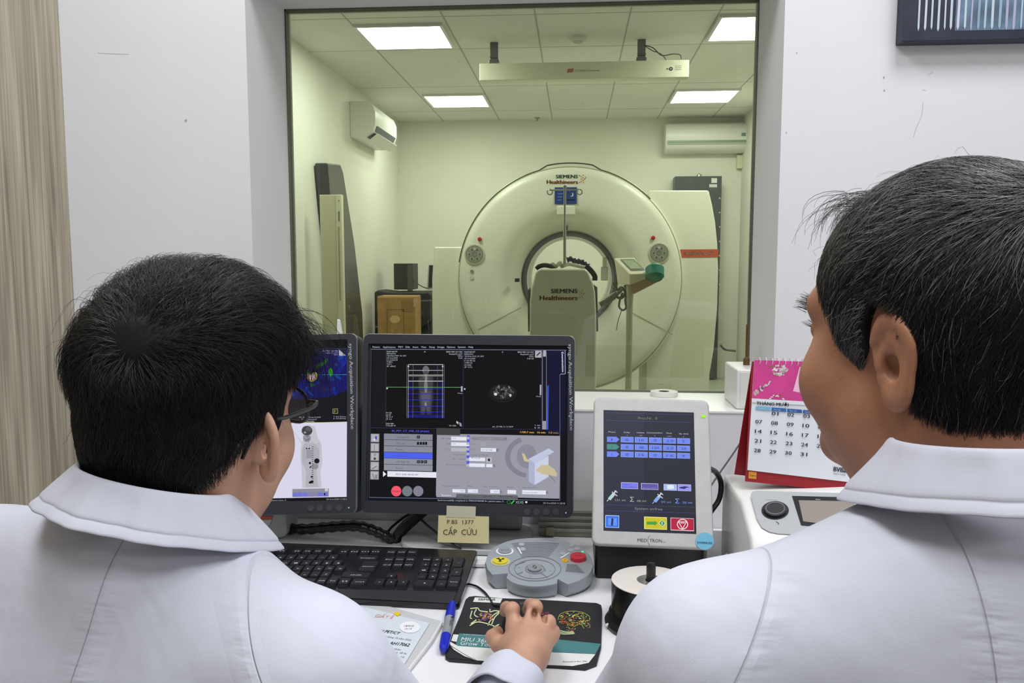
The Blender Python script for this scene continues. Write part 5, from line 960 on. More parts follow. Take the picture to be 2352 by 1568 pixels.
cableT('grey_wall_cable',[at(1722,982,1.68),at(1685,1040,1.66),at(1650,1090,1.60),at(1630,1120,1.54)],.0018,'thin grey cable stretched diagonally between calendar and touch terminal','cable',mat('grey_cable'))
mp_ = [Q(360,690,.002),Q(430,710,.003),Q(500,760,.003),Q(540,820,.006),Q(590,880,.006),Q(650,920,.010)]
# intercom box, left
a = at(520,1180,1.56); b = at(657,1180,1.56); zt_ = at(600,1165,1.56)[2]
t_ = thing('intercom_box','light grey box with orange band behind the left man\'s collar','box',((a[0]+b[0])/2,1.58,DZ))
mb = MB(); mb.prism([((a[0]+b[0])/2+u,1.56,DZ+.003+(zt_-DZ)/2+w+.0) for u,w in rrect(b[0]-a[0],zt_-DZ,.014)],(0,.07,0),M_silver); mb.build('case',t_,bevel=.004)
mb = MB(); pb = Plane((0,1.5585,.8)); pb.poly(mb,[(528,1186),(628,1184),(620,1204),(612,1216),(596,1224),(560,1224),(528,1220)],pm(212,214,212)); pb.poly(mb,[(528,1186),(628,1184),(624,1193),(528,1196)],pm(196,96,76),.0006); pb.text(mb,'SIEMENS',576,1204,601,1203,4,M_teal,.0008); pb.text(mb,'Healthineers',566,1210,600,1209,4,M_orange,.0008); mb.build('front_label',t_)
# trunking box
a = at(1237,1236,1.62); b = at(1372,1236,1.62); z1_ = at(1300,1170,1.62)[2]
t_ = thing('ribbed_box','beige ribbed plastic box standing against the wall behind the touch terminal','box',((a[0]+b[0])/2,1.65,DZ)); M_rib = mat('ribbed_beige',(150,148,136),rough=.5)
mb = MB(); mb.box((a[0],1.62,DZ+.001),(b[0]+.03,1.69,z1_),M_rib)
for k in range(4): z = DZ+.012+k*.013; mb.box((a[0],1.616,z),(b[0]+.03,1.62,z+.006),M_rib)
mb.box((a[0]+.015,1.612,DZ+.004),(a[0]+.032,1.62,DZ+.02),mat('socket_grey')); mb.build('box_body',t_,bevel=.001)
mb = MB(); mb.prism([D(1080,1291,.003),D(1114,1291,.003),D(1114,1302,.003),D(1078,1302,.003)][::-1],(0,0,.006),pm(228,228,230)); tag(mb.build('cable_adapter',bevel=.001),'small flat white adapter between the keyboard and the control box','adapter')
# clear tray right of the terminal
c = at(1664,1215,1.40); M_clr = mat('clear_grey_plastic',(176,178,174),rough=.15,spec=.7,alpha=.55)
t_ = thing('plastic_tray','translucent grey plastic tray between the touch terminal and the white device','tray',(c[0],c[1],DZ))
mb = MB()
for q in (((-.035,-.04,.0),(.03,.04,.003)),((-.035,-.04,.0),(-.032,.04,.07)),((.027,-.04,.0),(.03,.04,.05)),((-.035,.037,.0),(.03,.04,.08)),((-.035,-.04,.0),(.03,-.037,.03))): mb.box((c[0]+q[0][0],c[1]+q[0][1],DZ+.001+q[0][2]),(c[0]+q[1][0],c[1]+q[1][1],DZ+.001+q[1][2]),M_clr)
mb.build('tray',t_); mb = MB(); mb.tube([(c[0]-.02,c[1],DZ+.02),(c[0]+.012,c[1]+.01,DZ+.045)],.008,pm(225,225,222),10); mb.build('white_plug',t_,smooth=True)
# ---------------- on the sill ----------------
SZ0 = WZ0+.0005
def V(x,y,h=0): return atz(x,y,SZ0+h)
t_ = thing('junction_box','white plastic junction box on the sill at the right end of the window','box',(.369,1.79,SZ0))
mb = MB(); mb.box((.337,1.722,SZ0),(.402,1.86,1.082),M_dev); mb.build('case',t_,bevel=.004)
mb = MB(); mb.box((.345,1.7205,SZ0+.006),(.400,1.722,1.076),mat('lid_white',(224,226,220),rough=.4)); mb.box((.385,1.7195,1.02),(.3865,1.7206,1.055),pm(120,124,120)); mb.build('lid',t_)
mb = MB(); cx,cy = .372,1.80; mb.lathe([(.007,1.082),(.007,1.096),(.003,1.1),(.003,1.17)],mat('brass_gland',(120,96,64),rough=.35,metal=.7),(cx,cy,0),n=14); mb.build('aerial',t_,smooth=True)
c = V(1525,908); mb = MB(); mb.lathe([(.012,0),(.031,0),(.031,.01),(.012,.01)],pm(226,226,220),c,n=36,caps=False); tag(mb.build('tape_roll',smooth=True),'small white roll lying on the sill behind the touch terminal','tape')
p = at(781,770,1.86); q = at(781,733,1.86); mb = MB(); mb.add([(p[0]-.012,1.86,SZ0),(p[0]+.022,1.86,SZ0),(p[0]+.022,1.88,SZ0),(p[0]-.012,1.88,SZ0),(q[0]-.008,1.865,q[2]),(q[0]-.003,1.865,q[2]-.004),(q[0]-.003,1.875,q[2]-.004),(q[0]-.008,1.875,q[2])],[(0,3,2,1),(4,5,6,7),(0,1,5,4),(1,2,6,5),(2,3,7,6),(3,0,4,7)],pm(232,233,228)); tag(mb.build('white_pointer'),'white pointed plastic piece showing above the left monitor on the sill','plastic piece')
# =============== THE TWO OPERATORS ===============
def v3(p): return [np.float32(a) for a in p]
def s_ell(P, c, r, R=None):
    x,y,z = P[0]-c[0], P[1]-c[1], P[2]-c[2]
    if R is not None: x,y,z = [R[0][i]*x+R[1][i]*y+R[2][i]*z for i in range(3)]
    k0 = np.sqrt((x/r[0])**2+(y/r[1])**2+(z/r[2])**2)+1e-6; k1 = np.sqrt((x/r[0]**2)**2+(y/r[1]**2)**2+(z/r[2]**2)**2)+1e-6
    return (k0*(k0-1)/k1).astype(np.float32)
def s_cap(P, a, b, ra, rb=None):
    rb = ra if rb is None else rb; a = np.asarray(a,float); b = np.asarray(b,float); d = b-a; L = d@d+1e-12
    x,y,z = P[0]-a[0], P[1]-a[1], P[2]-a[2]; h = np.clip((x*d[0]+y*d[1]+z*d[2])/L,0,1)
    return (np.sqrt((x-h*d[0])**2+(y-h*d[1])**2+(z-h*d[2])**2) - (ra+(rb-ra)*h)).astype(np.float32)
def smin(a, b, k): h = np.maximum(k-np.abs(a-b),0)/k; return np.minimum(a,b)-h*h*k*.25
def smax(a, b, k): return -smin(-a,-b,k)
def snet(f, lo, hi, h):
    lo = np.asarray(lo,float); n = np.ceil((np.asarray(hi)-lo)/h).astype(int)+1
    ax = [(lo[i]+h*np.arange(n[i])).astype(np.float32) for i in range(3)]
    D = np.empty(tuple(n),np.float32)
    for i0 in range(0,n[0],24):
        X,Y,Z = np.meshgrid(ax[0][i0:i0+24],ax[1],ax[2],indexing='ij'); D[i0:i0+24] = f((X,Y,Z))
    S = D < 0; c = [S[a:n[0]-1+a,b:n[1]-1+b,g_:n[2]-1+g_] for a in (0,1) for b in (0,1) for g_ in (0,1)]
    allc = c[0].copy(); anyc = c[0].copy()
    for q in c[1:]: allc &= q; anyc |= q
    idx = np.argwhere(anyc & ~allc); pos = np.zeros((len(idx),3)); cnt = np.zeros(len(idx))
    for a in [(i,j,k) for i in (0,1) for j in (0,1) for k in (0,1)]:
        for e in range(3):
            if a[e] == 0:
                b = list(a); b[e] = 1; da = D[tuple((idx+a).T)]; db = D[tuple((idx+b).T)]; m = (da<0) != (db<0)
                t = np.where(m, da/(da-db+1e-12), 0); p = np.array(a,float)[None]+np.array([1.0 if q == e else 0 for q in range(3)])[None]*t[:,None]
                pos += p*m[:,None]; cnt += m
    V = lo+(idx+pos/cnt[:,None])*h
    vid = -np.ones(tuple(n-1),np.int64); vid[tuple(idx.T)] = np.arange(len(idx)); Fs = []
    for e in range(3):
        u,w = [(1,2),(2,0),(0,1)][e]; sl0 = [slice(None)]*3; sl1 = [slice(None)]*3; sl0[e] = slice(0,-1); sl1[e] = slice(1,None)
        A = S[tuple(sl0)]; B = S[tuple(sl1)]; E_ = np.argwhere(A != B); E_ = E_[(E_[:,u]>0)&(E_[:,w]>0)&(E_[:,u]<n[u]-1)&(E_[:,w]<n[w]-1)]
        ins = A[tuple(E_.T)]; q = []
        for du,dw in ((-1,-1),(0,-1),(0,0),(-1,0)):
            k = E_.copy(); k[:,u] += du; k[:,w] += dw; q.append(vid[tuple(k.T)])
        q = np.stack(q,1); q[~ins] = q[~ins][:,::-1]; Fs.append(q)
    Fq = np.concatenate(Fs); Fq = Fq[(Fq>=0).all(1)]
    return V, Fq
def relax(V, Fq, it=3):
    V = V.copy(); n = len(V)
    for _ in range(it):
        A = np.zeros_like(V); c = np.zeros(n)
        for i in range(4):
            a,b = Fq[:,i],Fq[:,(i+1)%4]
            for k in range(3): A[:,k] += np.bincount(a,V[b,k],n)+np.bincount(b,V[a,k],n)
            c += np.bincount(a,minlength=n)+np.bincount(b,minlength=n)
        V = V*.4+A/np.maximum(c,1)[:,None]*.6
    return V
class Frame:
    """local frame: x right, y forward, z up"""
    def __init__(s, o, yaw=0, pitch=0, roll=0, k=1.0): s.o = np.asarray(o,float); s.R = _Rz(math.radians(yaw)) @ _Rx(math.radians(pitch)) @ _Ry(math.radians(roll)); s.k = k
    def W(s, q): return s.o + (np.asarray(q,float)*s.k) @ s.R.T
    def L(s, p): return ((np.asarray(p,float)-s.o) @ s.R)/s.k
def mesh_obj(name, V, Fc, mats, parent, midx=None, smooth=True, attr=None):
    V = np.asarray(V,float); o_ = (V.min(0)+V.max(0))/2; me = bpy.data.meshes.new(name); Fc = np.asarray(Fc)
    me.vertices.add(len(V)); me.vertices.foreach_set('co',(V-o_).ravel()); nf,ns = Fc.shape
    me.loops.add(nf*ns); me.loops.foreach_set('vertex_index',Fc.ravel().astype(np.int32)); me.polygons.add(nf)
    me.polygons.foreach_set('loop_start',np.arange(0,nf*ns,ns,dtype=np.int32)); me.polygons.foreach_set('loop_total',np.full(nf,ns,dtype=np.int32))
    for m in mats: me.materials.append(m)
    if midx is not None: me.polygons.foreach_set('material_index',np.asarray(midx,dtype=np.int32))
    me.polygons.foreach_set('use_smooth',np.full(nf,smooth)); me.update(calc_edges=True); me.validate()
    if attr:
        for an,av in attr.items():
            a = me.attributes.new(an,'FLOAT_VECTOR','POINT'); a.data.foreach_set('vector',np.asarray(av,np.float32).ravel())
    ob = bpy.data.objects.new(name,me); COL.objects.link(ob); WL[ob] = o_; ob.parent = parent; ob.location = tuple(o_-WL[parent]); return ob
# ---- head, in head space (origin between the ear canals)
SK = dict(c=(0,-.012,.045), r=(.076,.096,.088))
def skull(P):
    d = s_ell(P,(0,-.012,.045),(.076,.096,.088)); d = smin(d, s_ell(P,(0,-.045,.01),(.068,.058,.08)),.03); return smin(d, s_cap(P,(0,-.032,-.02),(0,-.048,-.14),.056,.054),.03)
def head_sdf(P, neck, chub=0.0, nf=.048):
    ax = np.abs(P[0]); M = (ax,P[1],P[2])
    d = skull(P)
    d = smin(d, s_ell(P,(0,.035,.005),(.062,.062,.088)),.03)
    d = smin(d, s_ell(P,(0,.045,-.062),(.047+chub,.045,.045)),.03)
    d = smin(d, s_ell(P,(0,.082,-.092),(.02,.018,.016)),.025)
    d = smin(d, s_ell(M,(.05+chub*.6,.012,-.052),(.02,.03,.03)),.03)
    d = smin(d, s_ell(M,(.040+chub*.8,.060,-.028),(.026,.026,.028)),.025)
    d = smin(d, s_cap(M,(0,.092,.032),(.045,.075,.034),.011,.009),.02)
    d = smax(d, -s_ell(M,(.032,.103,.012),(.017,.018,.012)),.012)
    d = smin(d, s_ell(M,(.032,.079,.012),(.013,.013,.012)),.003)
    d = smin(d, s_cap(P,(0,.096,.018),(0,.113,-.022),.007,.010),.010)
    d = smin(d, s_ell(M,(.011,.104,-.027),(.008,.009,.007)),.006)
    d = smin(d, s_ell(P,(0,.093,-.051),(.022,.010,.006)),.006); d = smin(d, s_ell(P,(0,.092,-.062),(.019,.010,.007)),.005)
    d = smin(d, s_cap(P,(0,-.035,-.02),neck,.054+chub*.4,.062+chub*.4),.03)
    d = smin(d, s_cap(P,(0,.0,-.06),(neck[0],neck[1]+.045*nf/.048,neck[2]),nf+chub*.5,nf+.007),.04)
    return d
def ear_sdf(P, flare=22, k=1.0, wd=1.0, ht=1.0):
    # right ear on +x; mirrored with |x|
    x,y,z = np.abs(P[0])-.0745, P[1]+.012, P[2]-.002
    c,s = math.cos(math.radians(flare)), math.sin(math.radians(flare))
    # w = outward normal of the ear sheet, u = towards the back
    u = -y*c + x*s; w = x*c + y*s; u = (u-.006)/wd; z = z/ht; w = w; t = math.radians(-8); u,z = u*math.cos(t)-z*math.sin(t), u*math.sin(t)+z*math.cos(t)
    w = w-.008-.15*u
    ur = u/(.0145+.004*np.clip((z+.012)/.024,0,1)); vr = z/.034; r = np.sqrt(ur*ur+vr*vr)+1e-6
    sheet = smax(np.abs(w)-.0022, (r-1)*.016, .003)
    rim = np.sqrt(((r-.93)*.017)**2+(w-.001)**2)-np.where((u<-.004)&(np.abs(z)<.013),.0022,.0042)
    d = smin(sheet, rim,.003)
    anti = np.sqrt((np.sqrt(((u+.001)/.0095)**2+((z+.002)/.019)**2)-1)**2*.0001+(w-.001)**2)-.0028; d = smin(d, np.where(u>-.002,anti,1).astype(np.float32),.003)
    lobe = np.sqrt((u+.003)**2+(z+.030)**2*1.0+(w*1.8)**2)-.0088; d = smin(d, lobe,.006)
    tr = np.sqrt((u+.012)**2+((z+.004)*.7)**2+(w)**2)-.0045; d = smin(d, tr,.004)
    back = s_ell((u,w,z),(-.006,-.006,-.002),(.008,.010,.018)); d = smin(d, back,.006)
    conch = np.sqrt(((u+.002)/.9)**2+((z+.005)/1.4)**2+(w-.002)**2)-.0075; d = smax(d, -conch,.003)
    return d.astype(np.float32)
M_skinA = mat('skin_light',(196,150,124),rough=.5,sss=.12,noise=.05,nscale=40,bump=.08,bscale=500); M_skinB = mat('skin_tan',(168,116,88),rough=.48,sss=.12,noise=.07,nscale=40,bump=.1,bscale=450)
# ---- cloth with stitched seams read from the garment's own coordinates
def coat_mat(name, rgb):
    m = bpy.data.materials.new(name); m.use_nodes = True; nt = m.node_tree; b = nt.nodes['Principled BSDF']; L = nt.links.new
    b.inputs['Base Color'].default_value = (lin(rgb[0]),lin(rgb[1]),lin(rgb[2]),1); b.inputs['Roughness'].default_value = .75; b.inputs['Specular IOR Level'].default_value = .2
    b.inputs['Sheen Weight'].default_value = .08
    at_ = nt.nodes.new('ShaderNodeAttribute'); at_.attribute_name = 'loc'
    sx = nt.nodes.new('ShaderNodeSeparateXYZ'); L(at_.outputs['Vector'],sx.inputs[0])
    def M(op,*a,clamp=False):
        n = nt.nodes.new('ShaderNodeMath'); n.operation = op; n.use_clamp = clamp
        for i,q in enumerate(a):
            if isinstance(q,(int,float)): n.inputs[i].default_value = q
            else: L(q,n.inputs[i])
        return n.outputs[0]
    def near(src,at0,w): return M('SUBTRACT',1.0,M('DIVIDE',M('ABSOLUTE',M('SUBTRACT',src,at0)),w),clamp=True)
    X,Y,Z = sx.outputs
    back = M('MULTIPLY',M('SUBTRACT',.04,Y),30.0,clamp=True); seam = M('MULTIPLY',near(X,0.0,.0011),back)      # attribute x = 0 on the centre seam, z = armhole distance
    arm = near(Z,0.0,.0011)
    pk = nt.nodes.new('ShaderNodeTexNoise'); pk.inputs['Scale'].default_value = 60; pk.inputs['Detail'].default_value = 2
    tc = nt.nodes.new('ShaderNodeTexCoord'); mp = nt.nodes.new('ShaderNodeMapping'); mp.inputs['Scale'].default_value = (.35,1,1.6); L(tc.outputs['Object'],mp.inputs[0]); L(mp.outputs[0],pk.inputs['Vector'])
    pmask = M('ADD',M('MULTIPLY',near(X,0.004,.022),back),M('MULTIPLY',near(Z,-.006,.014),.6))
    wr = nt.nodes.new('ShaderNodeTexNoise'); wr.inputs['Scale'].default_value = 9; wr.inputs['Detail'].default_value = 3; wr.inputs['Distortion'].default_value = .4; L(tc.outputs['Object'],wr.inputs['Vector'])
    wv = nt.nodes.new('ShaderNodeTexNoise'); wv.inputs['Scale'].default_value = 900; L(tc.outputs['Object'],wv.inputs['Vector'])
    h = M('ADD',M('MULTIPLY',pk.outputs['Fac'],M('MULTIPLY',pmask,.0045)),M('MULTIPLY',wr.outputs['Fac'],.009)); h = M('SUBTRACT',h,M('MULTIPLY',M('ADD',seam,arm),.0012)); h = M('ADD',h,M('MULTIPLY',wv.outputs['Fac'],.00012))
    bp = nt.nodes.new('ShaderNodeBump'); bp.inputs['Strength'].default_value = .9; bp.inputs['Distance'].default_value = 1.0; L(h,bp.inputs['Height']); L(bp.outputs['Normal'],b.inputs['Normal']); return m
M_coat = coat_mat('white_coat_cloth',(208,210,223)); M_collar = mat('coat_collar_cloth',(208,210,223),rough=.75,bump=.2,bscale=60,spec=.2)
def wob(P, seed, n=7, f0=10, amp=.004, squash=(1,1,1)):
    r = np.random.default_rng(seed); d = 0
    for i in range(n):
        k = r.normal(size=3); k /= np.linalg.norm(k); k = k*f0*(1+i*.45)*np.array(squash); d = d+amp/(1+i*.35)*np.sin(P[0]*k[0]+P[1]*k[1]+P[2]*k[2]+r.uniform(0,6.3)+1.3*np.sin(P[2]*f0*.5+i))
    return d
# ---- hair
def hairline(q, table, asym=0):
    al = np.degrees(np.arctan2(np.abs(q[0]), -(q[1]+.012))); 
    if isinstance(table, dict):
        w = np.clip(q[0]/.03+.2,0,1); A = np.interp(al,[a for a,_ in table['l']],[b for _,b in table['l']]); B = np.interp(al,[a for a,_ in table['r']],[b for _,b in table['r']]); return q[2]-(A*(1-w)+B*w)
    return q[2]-np.interp(al,[a for a,_ in table],[b for _,b in table])
def make_hair(fr, parent, table, thick, flow, length, lift, N, mats, greyp, seed, rad=.00027, K=8, nwild=60, extra=None):
    r = np.random.default_rng(seed)
    def base(P): return head_sdf(P,(0,-.05,-.15))
    def capf(P):
        d = skull(P)-thick(P)+wob(P,seed,6,55,.0004); return smax(d, -(hairline(P,table)+.002*np.sin(P[1]*300)),.006).astype(np.float32)
    V,Fc = snet(capf,(-.13,-.16,-.12),(.13,.15,.19),.004)
    Vs = [fr.W(V)]; Fs = [Fc]; Ms = [np.zeros(len(Fc),int)]; off = len(V)
    S = lambda q: skull((q[:,0],q[:,1],q[:,2]))
    def nrm(q):
        e = .002; return_ = np.stack([S(q+np.array([e if i==j else 0 for j in range(3)]))-S(q-np.array([e if i==j else 0 for j in range(3)])) for i in range(3)],1); return return_/(np.linalg.norm(return_,axis=1)[:,None]+1e-9)
    # roots
    q = V[r.integers(0,len(V),N*2)]+r.normal(size=(N*2,3))*.0022
    for _ in range(12): q = q - nrm(q)*S(q)[:,None]
    q = q[(hairline(q.T,table)>.002)&(q[:,2]>-.135)][:N]; n = len(q); root = q.copy()
    ln = length(root)*r.uniform(.65,1.15,n); lf = lift(root)*r.uniform(.6,1.25,n); wild = np.zeros(n); wild[r.choice(n,nwild,replace=False)] = 1
    th = thick(root.T)
    path = []; h0 = np.maximum(th*r.uniform(.88,1.12,n),.001)
    q = root+nrm(root)*h0[:,None]; path.append(q.copy())
    cl = np.stack([np.sin(root@r.normal(size=3)*f_+r.uniform(0,6)) for f_ in (45,70,110)],1).sum(1)
    jit = r.normal(size=(n,3))*.17; jit2 = r.normal(size=(n,3))*.28
    for k in range(1,K):
        t = k/(K-1); nn = nrm(q); d = flow(q,root,t)+jit+jit2*t*t+.3*np.sin(t*7+cl*2)[:,None]*np.cross(nn,jit)+.26*cl[:,None]*np.cross(nn,flow(q,root,t)); d = d-nn*(d*nn).sum(1)[:,None]; d /= np.linalg.norm(d,axis=1)[:,None]+1e-9
        q = q+d*(ln/(K-1))[:,None]; hh = h0+lf*np.sin(PI*.75*t)+wild*.018*t*t*r.uniform(.2,1,n)
        q = q+nrm(q)*(hh-S(q))[:,None]*.8; path.append(q.copy())
    P = np.stack(path,1)                                     # n,K,3
    if extra is not None:
        E_ = extra(r); P = np.concatenate([P]+E_); n = len(P)
    T = np.gradient(P,axis=1); T /= np.linalg.norm(T,axis=2)[...,None]+1e-9; a = np.cross(T,np.array([.3,.5,.8])); a /= np.linalg.norm(a,axis=2)[...,None]+1e-9; b = np.cross(T,a)
    R_s = (rad*np.linspace(1,.35,K))[None,:,None]*r.uniform(.7,1.2,n)[:,None,None]; ring = [P+R_s*(math.cos(x)*a+math.sin(x)*b) for x in (0,2*PI/3,4*PI/3)]
    V2 = np.stack(ring,2).reshape(-1,3); i0 = (np.arange(n)*K*3)[:,None,None]; kk = (np.arange(K-1)*3)[None,:,None]; jj = np.arange(3)[None,None,:]
    A = i0+kk+jj; B = i0+kk+(jj+1)%3; F3 = np.stack([A,B,B+3,A+3],-1).reshape(-1,4)
    mi = np.repeat((r.uniform(0,1,n) < (greyp(P[:,0]) )).astype(int)+1,(K-1)*3)
    return mesh_obj('hair',np.concatenate(Vs+[fr.W(V2)]),np.concatenate(Fs+[F3+off]),mats,parent,np.concatenate(Ms+[mi]))
def unit(v): return v/(np.linalg.norm(v,axis=-1)[...,None]+1e-9)
def collar(parent, fr, rt, rb, zt, zb, phi0, phi1, tip, slope, sx=1.0, name='collar'):
    """folded shirt collar: fr at the nape, rows from the inner band over the fold to the outer edge"""
    n = 60; ph = np.radians(np.linspace(phi0,phi1,n)); rows = []
    for (k,r_,z) in ((0,rt-.004,zt-.035),(1,rt-.003,zt-.004),(2,rt+.001,zt),(3,rt+.005,zt-.002),(4,rt+(rb-rt)*.35,zt+(zb-zt)*.30),(5,rt+(rb-rt)*.7,zt+(zb-zt)*.68),(5.4,rt+(rb-rt)*.80,zt+(zb-zt)*.80),(5.5,rt+(rb-rt)*.80-.0012,zt+(zb-zt)*.825),(5.6,rt+(rb-rt)*.83,zt+(zb-zt)*.85),(6,rb,zb),(7,rb+.001,zb-.002),(8,rb-.003,zb-.0035),(9,rt+(rb-rt)*.4,zt+(zb-zt)*.52)):
        e = (np.abs(ph)/max(abs(ph[0]),abs(ph[-1])))**3; rr_ = r_+ (tip*e if k >= 5 else 0); wv = (.0016*np.sin(ph*9+1)+.001*np.sin(ph*23))*(k>=4)
        rows.append(np.stack([sx*(rr_+wv)*np.sin(ph), .0-(rr_+wv)*np.cos(ph)+rt*1.0, z-slope*(1-np.cos(ph))-(tip*.7*e if k >= 5 else 0)],1))
    V = np.concatenate(rows); m = len(rows); F_ = [(i*n+j,i*n+j+1,(i+1)*n+j+1,(i+1)*n+j) for i in range(m-1) for j in range(n-1)]
    o = mesh_obj(name,fr.W(V),F_,[M_collar],parent); d = o.modifiers.new('sub','SUBSURF'); d.levels = 1; d.render_levels = 1; return o

# ================= left operator =================
earA = at(599,1030,.715); HA = Frame((0,0,0),-15,6,4,.95); HA.o = earA - HA.W((.080,-.012,.0)); 
C7 = np.array([-.385,.665,1.062]); 
pA = thing('person','seated person with black hair and glasses in a white coat, hand on the mouse, left','person',(C7[0],C7[1],0))
nkA = HA.L(C7+np.array([.02,.045,-.03]))
def headA(P): return smin(head_sdf(P,nkA,-.006,.034),ear_sdf(P,55,1,1.0,.88),.004)
V,Fc = snet(headA,(-.12,-.15,-.26),(.12,.14,.15),.0024); VA = [HA.W(V)]; FA = [Fc]; off = len(V)
BA = Frame(C7,-14,0,3)
# hand and forearm
def hz(x,y,z): return atz(980+x/3.843,1160+y/3.843,z)
HZ = .004
wri = hz(885,1330,.797); mcps = [hz(778,1065,.822),hz(895,1035,.829),hz(1000,1062,.824),hz(1080,1135,.812)]
fingers = [[mcps[0],hz(755,925,.838),hz(705,905,.824),hz(690,935,.806)],[mcps[1],hz(955,905,.842),hz(915,880,.828),hz(892,920,.806)],[mcps[2],hz(1072,1035,.826),hz(1062,1030,.806),hz(1045,1040,.790)],[mcps[3],hz(1112,1120,.812),hz(1105,1125,.796),hz(1090,1120,.782)]]
elbA = np.array([-.135,.80,.735])
thumb = [hz(760,1260,.800),hz(640,1225,.797),hz(588,1165,.792),hz(622,1122,.786)]
fr_ = [[.0105,.0098,.0086,.0078],[.0108,.0100,.0088,.0080],[.0104,.0096,.0085,.0076],[.0095,.0088,.0078,.0070]]
def handA(P):
    d = s_cap(P,wri,elbA,.026,.038); pc = sum(mcps)/4
    for i in range(4): d = smin(d, s_cap(P, wri*.8+mcps[i]*.2, mcps[i]-np.array([0,0,.004]),.016,.0115),.018)
    d = smin(d, s_cap(P, wri, thumb[0],.02,.015),.015)
    fs = None
    for F_,R_f in zip(fingers,fr_):
        q = s_cap(P,F_[0]-np.array([0,0,.002]),F_[1],R_f[0],R_f[1]); q = smin(q,s_cap(P,F_[1],F_[2],R_f[1],R_f[2]),.003); q = smin(q,s_cap(P,F_[2],F_[3],R_f[2],R_f[3]),.003); q = smin(q, s_ell(P,F_[1]+np.array([0,0,.001]),(R_f[1]*1.03,)*3),.003)
        fs = q if fs is None else smin(fs,q,.0015)
    d = smin(d,fs,.008)
    q = s_cap(P,thumb[0],thumb[1],.014,.0115); q = smin(q,s_cap(P,thumb[1],thumb[2],.0115,.0105),.004); q = smin(q,s_cap(P,thumb[2],thumb[3],.0105,.009),.004)
    d = smin(d,q,.008)
    for i in range(3):           # valleys between the tendons
        m_ = (mcps[i]+mcps[i+1])/2+np.array([0,.004,.012]); d = smax(d,-s_ell(P,m_,(.0035,.010,.006)),.006)
    return d
lo = np.min(sum(fingers,[])+[thumb[3],wri,elbA],0)-.045; hi = np.max(sum(fingers,[])+[wri,elbA],0)+.03; lo[1] = .93
V,Fc = snet(handA,lo,hi,.0021); VA.append(V); FA.append(Fc+off); off += len(V)
# torso, legs under the coat
ShR = np.array([-.222,.64,.962]); ShL = BA.W((-.185,.02,-.068))
hipz = .52; hipA = BA.W((0,-.02,-.55)); hipA[2] = hipz
def torsoA(P):
    d = s_cap(P,C7-np.array([0,-.04,.06]),hipA,.085,.11)
    d = smin(d,s_cap(P,ShR,ShL,.045,.045),.05); d = smin(d,s_cap(P,ShR,elbA,.042,.036),.02); d = smin(d,s_cap(P,elbA,elbA+(wri-elbA)*.5,.034,.03),.02)
    e2 = ShL+np.array([-.04,.12,-.24]); d = smin(d,s_cap(P,ShL,e2,.042,.036),.02); d = smin(d,s_cap(P,e2,e2+np.array([.06,.22,.03]),.034,.026),.02)
    for s_ in (-1,1):
        kn = hipA+np.array([s_*.12,.42,-.02]); an = np.array([kn[0]+.01,kn[1]-.02,.09]); d = smin(d,s_cap(P,hipA+np.array([s_*.08,0,0]),kn,.075,.055),.03); d = smin(d,s_cap(P,kn,an,.052,.035),.02); d = smin(d,s_cap(P,an,an+np.array([0,.15,-.05]),.035,.03),.02)
    return d
V,Fc = snet(torsoA,(-.95,.35,-.0),(.25,1.3,1.15),.012); VA.append(V); FA.append(Fc+off); off += len(V)
mesh_obj('body',np.concatenate(VA),np.concatenate(FA),[M_skinA],pA)
# coat
def seamattr(V, fr, armc, armd):
    L_ = fr.L(V); return L_
def coatA(P):
    q = (P[0]-C7[0],P[1]-C7[1],P[2]-C7[2]); R = BA.R; Q_ = [R[0][i]*q[0]+R[1][i]*q[1]+R[2][i]*q[2] for i in range(3)]
    d = s_ell(Q_,(-.01,.02,-.25),(.215,.145,.255)); d = smin(d,s_ell(Q_,(0,-.03,-.50),(.20,.17,.32)),.08)
    d = smin(d,s_cap(P,C7+np.array([.01,.03,-.045]),ShR+np.array([0,0,-.006]),.070,.064),.04); d = smin(d,s_cap(P,C7+np.array([-.01,.03,-.035]),ShL+np.array([0,0,.0]),.072,.066),.04)
    a = s_cap(P,ShR,elbA,.068,.058); a = smin(a,s_cap(P,elbA,elbA*.32+wri*.68,.056,.040),.03); d = smin(d,a,.025)
    e2 = ShL+np.array([-.04,.12,-.24]); a = s_cap(P,ShL,e2,.066,.058); a = smin(a,s_cap(P,e2,e2+np.array([.05,.2,.03]),.056,.042),.03); d = smin(d,a,.025)
    fold = .0045*np.sin((P[0]*.5+P[2]*1.0+P[1]*.6)*75+3*np.sin(P[0]*9))*np.clip(1-np.abs(P[0]+.16)/.13,0,1)*np.clip((1.0-P[2])/.12,0,1)
    d = d+wob(P,3,7,13,.0032,(1,1,.8))+fold
    # open neck
    d = smax(d,-s_cap(P,C7+np.array([.012,.05,-.02]),C7+np.array([.03,.06,.2]),.060,.062),.01)
    return d
V,Fc = snet(coatA,(-.78,.34,.30),(.02,1.13,1.18),.0055); V = relax(V,Fc,6)
L_ = BA.L(V); armd = (V-ShR)@(np.array([.80,-.05,.60]))-.012; armd = np.where((V[:,0]>-.30)&(np.linalg.norm(V-ShR,axis=1)<.125),armd,.5*np.sign(armd))
cA = mesh_obj('coat',V,Fc,[M_coat],pA,attr={'loc':np.stack([L_[:,0]-.02,L_[:,1],armd],1)})
cuffd = unit((wri-elbA)[None])[0]
